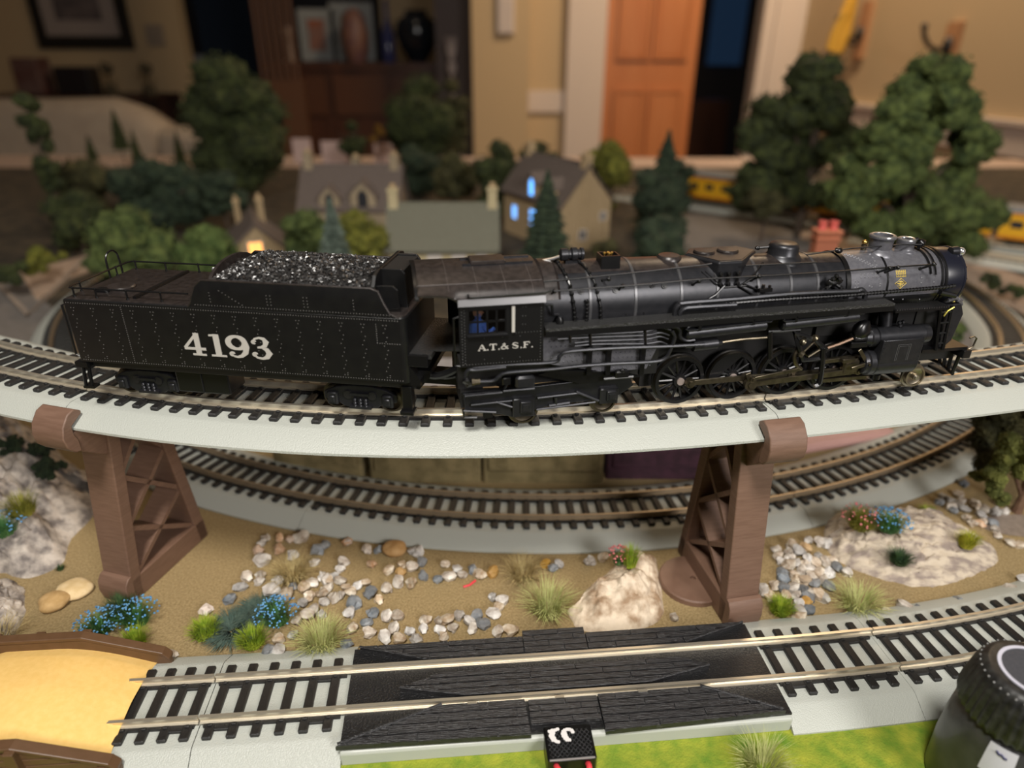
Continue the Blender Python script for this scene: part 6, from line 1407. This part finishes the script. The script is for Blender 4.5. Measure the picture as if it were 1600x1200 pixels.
xw=px_x(738,3000)
sbox('wall_middle',(xw,3000,FZ),(px_x(826,3000),4300,1750),M_wall)
sbox('wall_middle',(px_x(826,3000),3120,FZ),(px_x(888,3120),3220,1750),M_wall)
sbox('wall_hutch',(px_x(600,4200),4200,FZ),(xw,4290,1750),M_wall)
sbox('trim_1',(px_x(826,3120),3105,-10),(px_x(888,3120),3122,75),M_trim)
sbox('trim_2',(px_x(886,3080),3080,FZ),(px_x(945,3080),3200,1750),M_trim)
# orange door standing ajar
dr=thing('door_1',None,None,(px_x(945,3090),3100,FZ),.0); dr['kind']='structure'
dw=px_x(1088,3090)-px_x(945,3090)
b=MB(); b.bb((0,0,0),(dw,40,2030)); b.build('door_slab',M_orange,dr,smooth=False)
for (z0,z1) in ((150,820),(960,1900)):
    for u0,u1 in ((.16,.45),(.55,.86)):
        b=MB(); b.bb((dw*u0,-8,z0),(dw*u1,2,z1)); b.build('door_panel',M_orange,dr,smooth=False,bevel=4)
        b=MB()
        for a,c_ in (((dw*u0-14,-12,z0-14),(dw*u0,0,z1+14)),((dw*u1,-12,z0-14),(dw*u1+14,0,z1+14)),((dw*u0,-12,z0-14),(dw*u1,0,z0)),((dw*u0,-12,z1),(dw*u1,0,z1+14))): b.bb(a,c_)
        b.build('panel_molding',M_orange,dr,smooth=False)
x0=px_x(1183,3060)
# right wall runs towards the viewer
RA=Vector((WY(1243,100,3080).x,3080,0)); RB=Vector((1340,1840,0)); rd=(RB-RA).normalized(); RC=RA+rd*2600
rn=Vector((-rd.y,rd.x,0)); 
if rn.x>0: rn=-rn
def rpanel(name,s0,s1,z0,z1,th,m,off=0,kind='structure',parent=None):
    P=[RA+rd*s0+rn*off,RA+rd*s1+rn*off,RA+rd*s1+rn*(off+th),RA+rd*s0+rn*(off+th)]
    b=MB(); b.prism([(p.x,p.y) for p in P],z0,z1,lambda u,v,t:(u,v,t)); o=b.build(name,m,parent,parent is not None,smooth=False)
    if kind: o['kind']=kind
    return o
rpanel('wall_right',0,2900,FZ,1750,-80,M_wall)
rpanel('trim_3',60,2900,-28,48,14,M_trim); rpanel('trim_3',60,2900,48,60,24,M_trim)
sbox('trim_4',(x0,3060,FZ),(RA.x+12,3160,1750),M_trim); sbox('trim_4',(x0+45,3045,FZ),(x0+90,3062,1750),M_trim)
# things in the dark room behind the doorway
sbox('window_1',(px_x(1108,5900),5960,150),(px_x(1160,5900),5990,1300),mat('dusk_window',(.012,.035,.08),rough=.3,emis=.35))
o=sbox('brown_cupboard',(px_x(1080,4600),4600,FZ),(px_x(1150,4600),4900,-40),M_dkw,None); tag(o,'dark red brown cupboard in the dark room beyond the orange door','cupboard')
def rwp(px,py):
    d=ray(px,py); o_=Vector((0,0,CH)); t=(RA-o_).dot(rn)/d.dot(rn); p=o_+d*t; return (p-RA).dot(rd),p.z
def hookboard(label, px, y0, y1):
    s0,z1=rwp(px,y0); s1,z0=rwp(px,y1); hw=26
    p=RA+rd*s0; t=thing('coat_hook',label,'coat hook',(p.x,p.y,(z0+z1)/2))
    rpanel('back_board',s0-hw,s0+hw,z0,z1,16,mat('hook_board_wood',(.42,.22,.11),rough=.5),0,None,t)
    zc=(z0+z1)/2; b=MB(); q,_=catmull([tuple(RA+rd*s0+rn*d+Vector((0,0,z))) for d,z in ((14,zc-15),(40,zc-22),(75,zc-14),(100,zc+12),(108,zc+34))]); b.tube([tuple(v) for v in q],7,8); b.ico(RA+rd*s0+rn*108+Vector((0,0,zc+38)),10,2); b.ico(RA+rd*s0+rn*18+Vector((0,0,zc-10)),17,2,sc=(1,1,1.5))
    q,_=catmull([tuple(RA+rd*s0+rn*d+Vector((0,0,z))) for d,z in ((14,zc-25),(30,zc-44),(52,zc-36),(58,zc-18))]); b.tube([tuple(v) for v in q],6,8)
    b.build('iron_hook',mat('iron_black',(.02,.018,.016),rough=.4),t,True); return s0,zc
hookboard('bare black coat hook on a wooden board, right one on the tan wall',1500,34,95)
s0,zc=hookboard('coat hook with a yellow strap on it, left one on the tan wall',1362,2,92)
b=MB(); c_=RA+rd*s0+rn*80
for k_ in range(5):
    b.tube([tuple(c_+Vector((-12+k_*6,-10+k_*5,zc+60+k_*30))),tuple(c_+Vector((-30+k_*10,0,zc-10))),tuple(c_+Vector((-36+k_*8,5,zc-70)))],15,6)
tag(b.build('yellow_strap',mat('strap_yellow',(.62,.36,.04),rough=.6)),'yellow strap bundle hanging from the left coat hook','strap')
b=MB(); b.bb((c_.x-56,c_.y-6,zc-235),(c_.x-18,c_.y+6,zc-60)); tag(b.build('brown_strap',mat('strap_brown',(.13,.09,.08),rough=.6),smooth=False),'dull brown strap end hanging below the yellow strap','strap')
# hutch with its ornaments
HD=3500
hx0,hx1=px_x(418,HD),px_x(700,HD)
hu=thing('dark_hutch','dark red brown wooden cabinet behind the village with ornaments on top','cabinet',((hx0+hx1)/2,HD+200,FZ))
def hb(name,a,b_,m=M_dkw): b=MB(); b.bb(a,b_); return b.build(name,m,hu,True,False)
ztop=WY(560,98,HD).z
hb('cabinet_body',(hx0,HD,FZ),(hx1,HD+420,ztop-30)); hb('cabinet_top',(hx0-15,HD-15,ztop-30),(hx1+15,HD+430,ztop))
for i in range(3):
    w_=(hx1-hx0)/3; hb('door_panel',(hx0+i*w_+20,HD-14,FZ+120),(hx0+(i+1)*w_-20,HD,ztop-260)); hb('drawer',(hx0+i*w_+20,HD-14,ztop-230),(hx0+(i+1)*w_-20,HD,ztop-60),mat('drawer_wood',(.09,.035,.016),rough=.4))
def orn(name,label,cat,b,m,sm=True): o=b.build(name,m,smooth=sm); tag(o,label,cat); return o
def frame(name,label,px0,px1,y0,y1,D,fm,pm,im,cat='picture'):
    a=WY(px0,y1,D); c_=WY(px1,y0,D); z0=max(ztop,a.z) if D<3900 else a.z; t=thing(name,label,cat,((a.x+c_.x)/2,D,z0))
    w_=c_.x-a.x; h=c_.z-z0; k=w_*.12
    for nm,q,m,d in (('picture_frame',0,fm,0),('picture_mat',k,pm,-4),('picture_print',k*2.2,im,-7)):
        b=MB(); b.bb((-w_/2+q,d,q),(w_/2-q,d+12,h-q)); b.build(nm,m,t,smooth=False)
    return t
pg=mat('print_greyish',(.22,.24,.24),(.10,.10,.11),.01,rough=.6); 
frame('framed_picture','pale framed picture on the dark cabinet with an orange lower half, left one',473,520,14,95,HD+150,mat('frame_pale',(.30,.32,.32),rough=.5),mat('mat_pale',(.26,.28,.28),rough=.6),mat('print_orange',(.30,.08,.03),(.18,.16,.15),.008,rough=.6))
frame('framed_picture','pale framed picture on the dark cabinet with green and tan print, right one',522,580,4,95,HD+150,mat('frame_pale',(.3,.32,.32),rough=.5),mat('mat_pale',(.3,.3,.3),rough=.6),mat('print_green',(.10,.20,.15),(.26,.15,.09),.01,rough=.6))
p=WY(565,95,HD+80); b=MB(); b.lathe([(40,0),(60,60),(66,120),(46,200),(20,225)],(p.x-10,p.y-60,ztop),'Z',20); orn('brown_vase','rounded brown pinkish ornament in front of the right picture','vase',b,mat('vase_brown',(.20,.10,.07),(.12,.06,.07),.02,rough=.5))
p=WY(604,92,HD+80); b=MB(); b.lathe([(30,0),(32,10),(32,120),(20,150),(10,190),(10,260),(13,265)],(p.x+16,p.y-20,ztop),'Z',20); orn('blue_bottle','blue glass bottle with dark neck on the cabinet','bottle',b,mat('bottle_blue',(.04,.05,.16),rough=.15))
p=WY(648,92,HD+80); b=MB(); b.lathe([(40,0),(50,15),(85,70),(105,130),(90,180),(50,210),(55,225)],(p.x+12,p.y+40,ztop),'Z',24); orn('black_vase','big bellied black vase on the cabinet right of the blue bottle','vase',b,mat('vase_black',(.012,.016,.022),rough=.12))
p=WY(455,92,HD+60); b=MB(); b.lathe([(30,0),(34,6),(12,14),(8,90),(30,120),(32,150)],(p.x,p.y,ztop),'Z',16); orn('small_goblet','small pale blue and cream goblet at the left end of the cabinet','goblet',b,mat('goblet_cream',(.32,.26,.22),rough=.4))
b=MB()
for i in range(6): x=px_x(408+i*11,HD-60); b.cyl((x,HD-60,FZ+850),(x,HD-60,1000),9,n=8)
b.bb((px_x(400,HD-60),HD-80,FZ),(px_x(470,HD-60),HD-30,FZ+850)); tag(b.build('wooden_spindle_rail',mat('spindle_wood',(.13,.06,.03),rough=.5),smooth=False),'row of brown wooden spindles at the left of the dark cabinet','railing')
b=MB(); b.bb((px_x(682,3300),3300,FZ),(px_x(737,3300),3400,1200)); tag(b.build('tall_grey_cabinet',mat('cabinet_greybrown',(.10,.075,.07),rough=.6),smooth=False),'tall grey brown cabinet side left of the plain tan wall','cabinet')
p=WY(706,98,3190); b=MB()
for a in (-.5,-.25,0,.25,.5): b.tube([(p.x,p.y,p.z),(p.x+math.sin(a)*30,p.y,p.z+45),(p.x+math.sin(a)*42,p.y,p.z+100)],[5,5,2],6)
b.lathe([(4,-40),(18,-38),(18,0),(10,4)],(p.x,p.y,p.z),'Z',12); b.cyl((p.x,p.y,p.z-300),(p.x,p.y,p.z-38),8,n=8); b.cyl((p.x,p.y,FZ),(p.x,p.y,p.z-300),60,40,12)
orn('glass_flower_stand','small pale glass lily shape on a stand in front of the grey brown cabinet','ornament',b,mat('pale_glass',(.6,.52,.48),rough=.2))
# curtain and dark doorway at left
b=MB(); xs=np.linspace(px_x(318,5200),px_x(420,5200),60); b.ring([[(x,5200+30*math.sin(i*.9),z) for z in (FZ,1700)]+[(x,5215+30*math.sin(i*.9),z) for z in (1700,FZ)] for i,x in enumerate(xs)]); tag(b.build('blue_curtain',mat('curtain_blue',(.03,.05,.09),rough=.8)),'dark blue curtain in the room beyond, left of the cabinet','curtain')
b=MB(); b.lathe([(60,0),(70,20),(75,160),(50,210),(20,230)],(px_x(308,4300),4350,-20),'Z',20); orn('glass_jug','glass jug glinting in the dark doorway left of the curtain','jug',b,mat('jug_glass',(.25,.3,.36),rough=.05,metal=.6))
b=MB(); b.bb((px_x(280,4350),4300,FZ),(px_x(380,4350),4600,-20)); tag(b.build('dark_side_table',M_dkw,smooth=False),'dark side table under the glass jug in the doorway','table')
# left wall picture, switch, shelf, sofa
frame('framed_picture','black framed print with a pale mat hanging on the dim left wall',62,152,-190,76,4180,mat('frame_black',(.012,.011,.010),rough=.4),mat('mat_cream',(.34,.29,.27),rough=.7),mat('print_dark',(.07,.06,.065),(.16,.13,.13),.012,rough=.6))
a=WY(232,72,4190); c_=WY(252,38,4190); b=MB(); b.bb((a.x,4188,a.z),(c_.x,4200,c_.z)); b.bb(((a.x+c_.x)/2-8,4180,(a.z+c_.z)/2-20),((a.x+c_.x)/2+8,4190,(a.z+c_.z)/2+20)); tag(b.build('switch_plate',mat('switch_cream',(.30,.25,.2),rough=.5),smooth=False),'pale light switch plate on the dim left wall','switch')
a=WY(0,150,3700); zc=WY(100,150,3700).z
b=MB(); b.bb((px_x(-60,3700),3700,FZ),(px_x(215,3700),4100,zc)); tag(b.build('low_cupboard',mat('cupboard_dark',(.045,.02,.016),rough=.5),smooth=False),'low dark cupboard behind the pale sofa','cupboard')
def bx(label,name,cat,x0,x1,y0,m,d=120):
    z1=WY((x0+x1)/2,y0,3800).z; b=MB(); b.bb((px_x(x0,3800),3800,zc),(px_x(x1,3800),3800+d,z1)); tag(b.build(name,m,smooth=False,bevel=6),label,cat)
bx('reddish brown box standing on the cupboard at the far left','storage_box','box',15,56,90,mat('box_red_brown',(.10,.035,.03),(.16,.10,.09),.01,rough=.6))
bx('black leather case on the cupboard below the framed print','black_case','case',78,132,104,mat('case_black',(.012,.010,.013),rough=.4))
for px,l in ((165,'small dark potted twig on the cupboard, left one'),(226,'small dark potted twig on the cupboard, right one')):
    p=WY(px,104,3750); b=MB(); b.lathe([(26,0),(30,50),(26,52)],(p.x,p.y,zc),'Z',14); b.ico((p.x,p.y,p.z-10),26,2,3,.5); b.cyl((p.x,p.y,zc+40),(p.x,p.y,p.z),5,n=6); orn('potted_twig',l,'plant',b,mat('twig_dark',(.06,.05,.03),rough=.8))
b=MB(); p=WY(222,165,3480); r_=random.Random(5)
for i in range(16):
    a_=i*.393; b.add([(p.x,p.y,p.z-60),(p.x+math.cos(a_)*60,p.y+math.sin(a_)*30,p.z+20),(p.x+math.cos(a_)*130,p.y+math.sin(a_)*60,p.z+90*math.sin(i*2.1)),(p.x+math.cos(a_+.3)*60,p.y+math.sin(a_+.3)*30,p.z)],[(0,1,2,3)])
b.cyl((p.x,p.y,FZ),(p.x,p.y,p.z-20),50,30,12); orn('dark_leafy_plant','dark pointed leaf plant behind the right end of the sofa','plant',b,mat('leaf_dark',(.015,.012,.010),rough=.6),False)
M_sofa=mat('sofa_beige',(.42,.35,.28),(.47,.40,.32),.02,rough=.9)
sf=thing('beige_sofa','pale beige sofa with rounded back behind the layout at left','sofa',(px_x(90,2600),2600,FZ))
zt_=WY(120,156,2600).z; xR=px_x(238,2600); xL=px_x(-150,2600)
b=MB(); b.ring([[(x,2600,FZ+80),(x,2600,z-60),(x,2630,z-12),(x,2690,z),(x,2760,z-15),(x,2800,z-80),(x,2800,FZ+80)] for x,z in ((xL,zt_),(px_x(60,2600),zt_),(px_x(150,2600),zt_+4),(px_x(190,2600),zt_-28),(px_x(222,2600),zt_-80),(xR,zt_-150),(xR+5,zt_-260))]); b.build('sofa_back',M_sofa,sf,True,ang=60)
za=WY(270,200,2450).z
b=MB(); b.ring([[(x,2380,FZ+60),(x,2380,za-20),(x,2420,za),(x,2760,za),(x,2800,za-30),(x,2800,FZ+60)] for x in (px_x(222,2400),px_x(298,2400))]); b.build('sofa_arm',M_sofa,sf,True,ang=60,bevel=15)
b=MB(); b.bb((xL,2650,FZ+60),(xR,3300,FZ+420)); b.build('sofa_seat',M_sofa,sf,True,False)
for k_,(xa_,xb_,ya_,lb_) in enumerate(((440,470,1500,'small pinkish white board at the back of the table, left of the dark chimneys'),(487,545,1490,'larger pinkish white board at the back of the table behind the brown cottage'),(573,606,1500,'pinkish white board at the back of the table, right behind the brown cottage'))):
    z_=WY(xa_,216+4*k_,ya_).z; b=MB(); b.box(((px_x(xa_,ya_)+px_x(xb_,ya_))/2,ya_,z_/2-1),(px_x(xb_,ya_)-px_x(xa_,ya_),5,z_+1),rx=-.0); tag(b.build('pinkish_board',mat('pinkish_card',(.52,.38,.34),rough=.7),smooth=False),lb_,'board')
# pink white boards lying behind the village
M_pw=mat('pinkish_white_board',(.50,.38,.33),rough=.7)
b=MB(); b.box((WY(790,20,2990).x,2990,WY(790,18,2990).z),(70,20,150),ch=6); tag(b.build('wall_thermostat',mat('thermostat_white',(.55,.48,.44),rough=.5),smooth=False),'white thermostat on the plain tan wall at the top','thermostat')
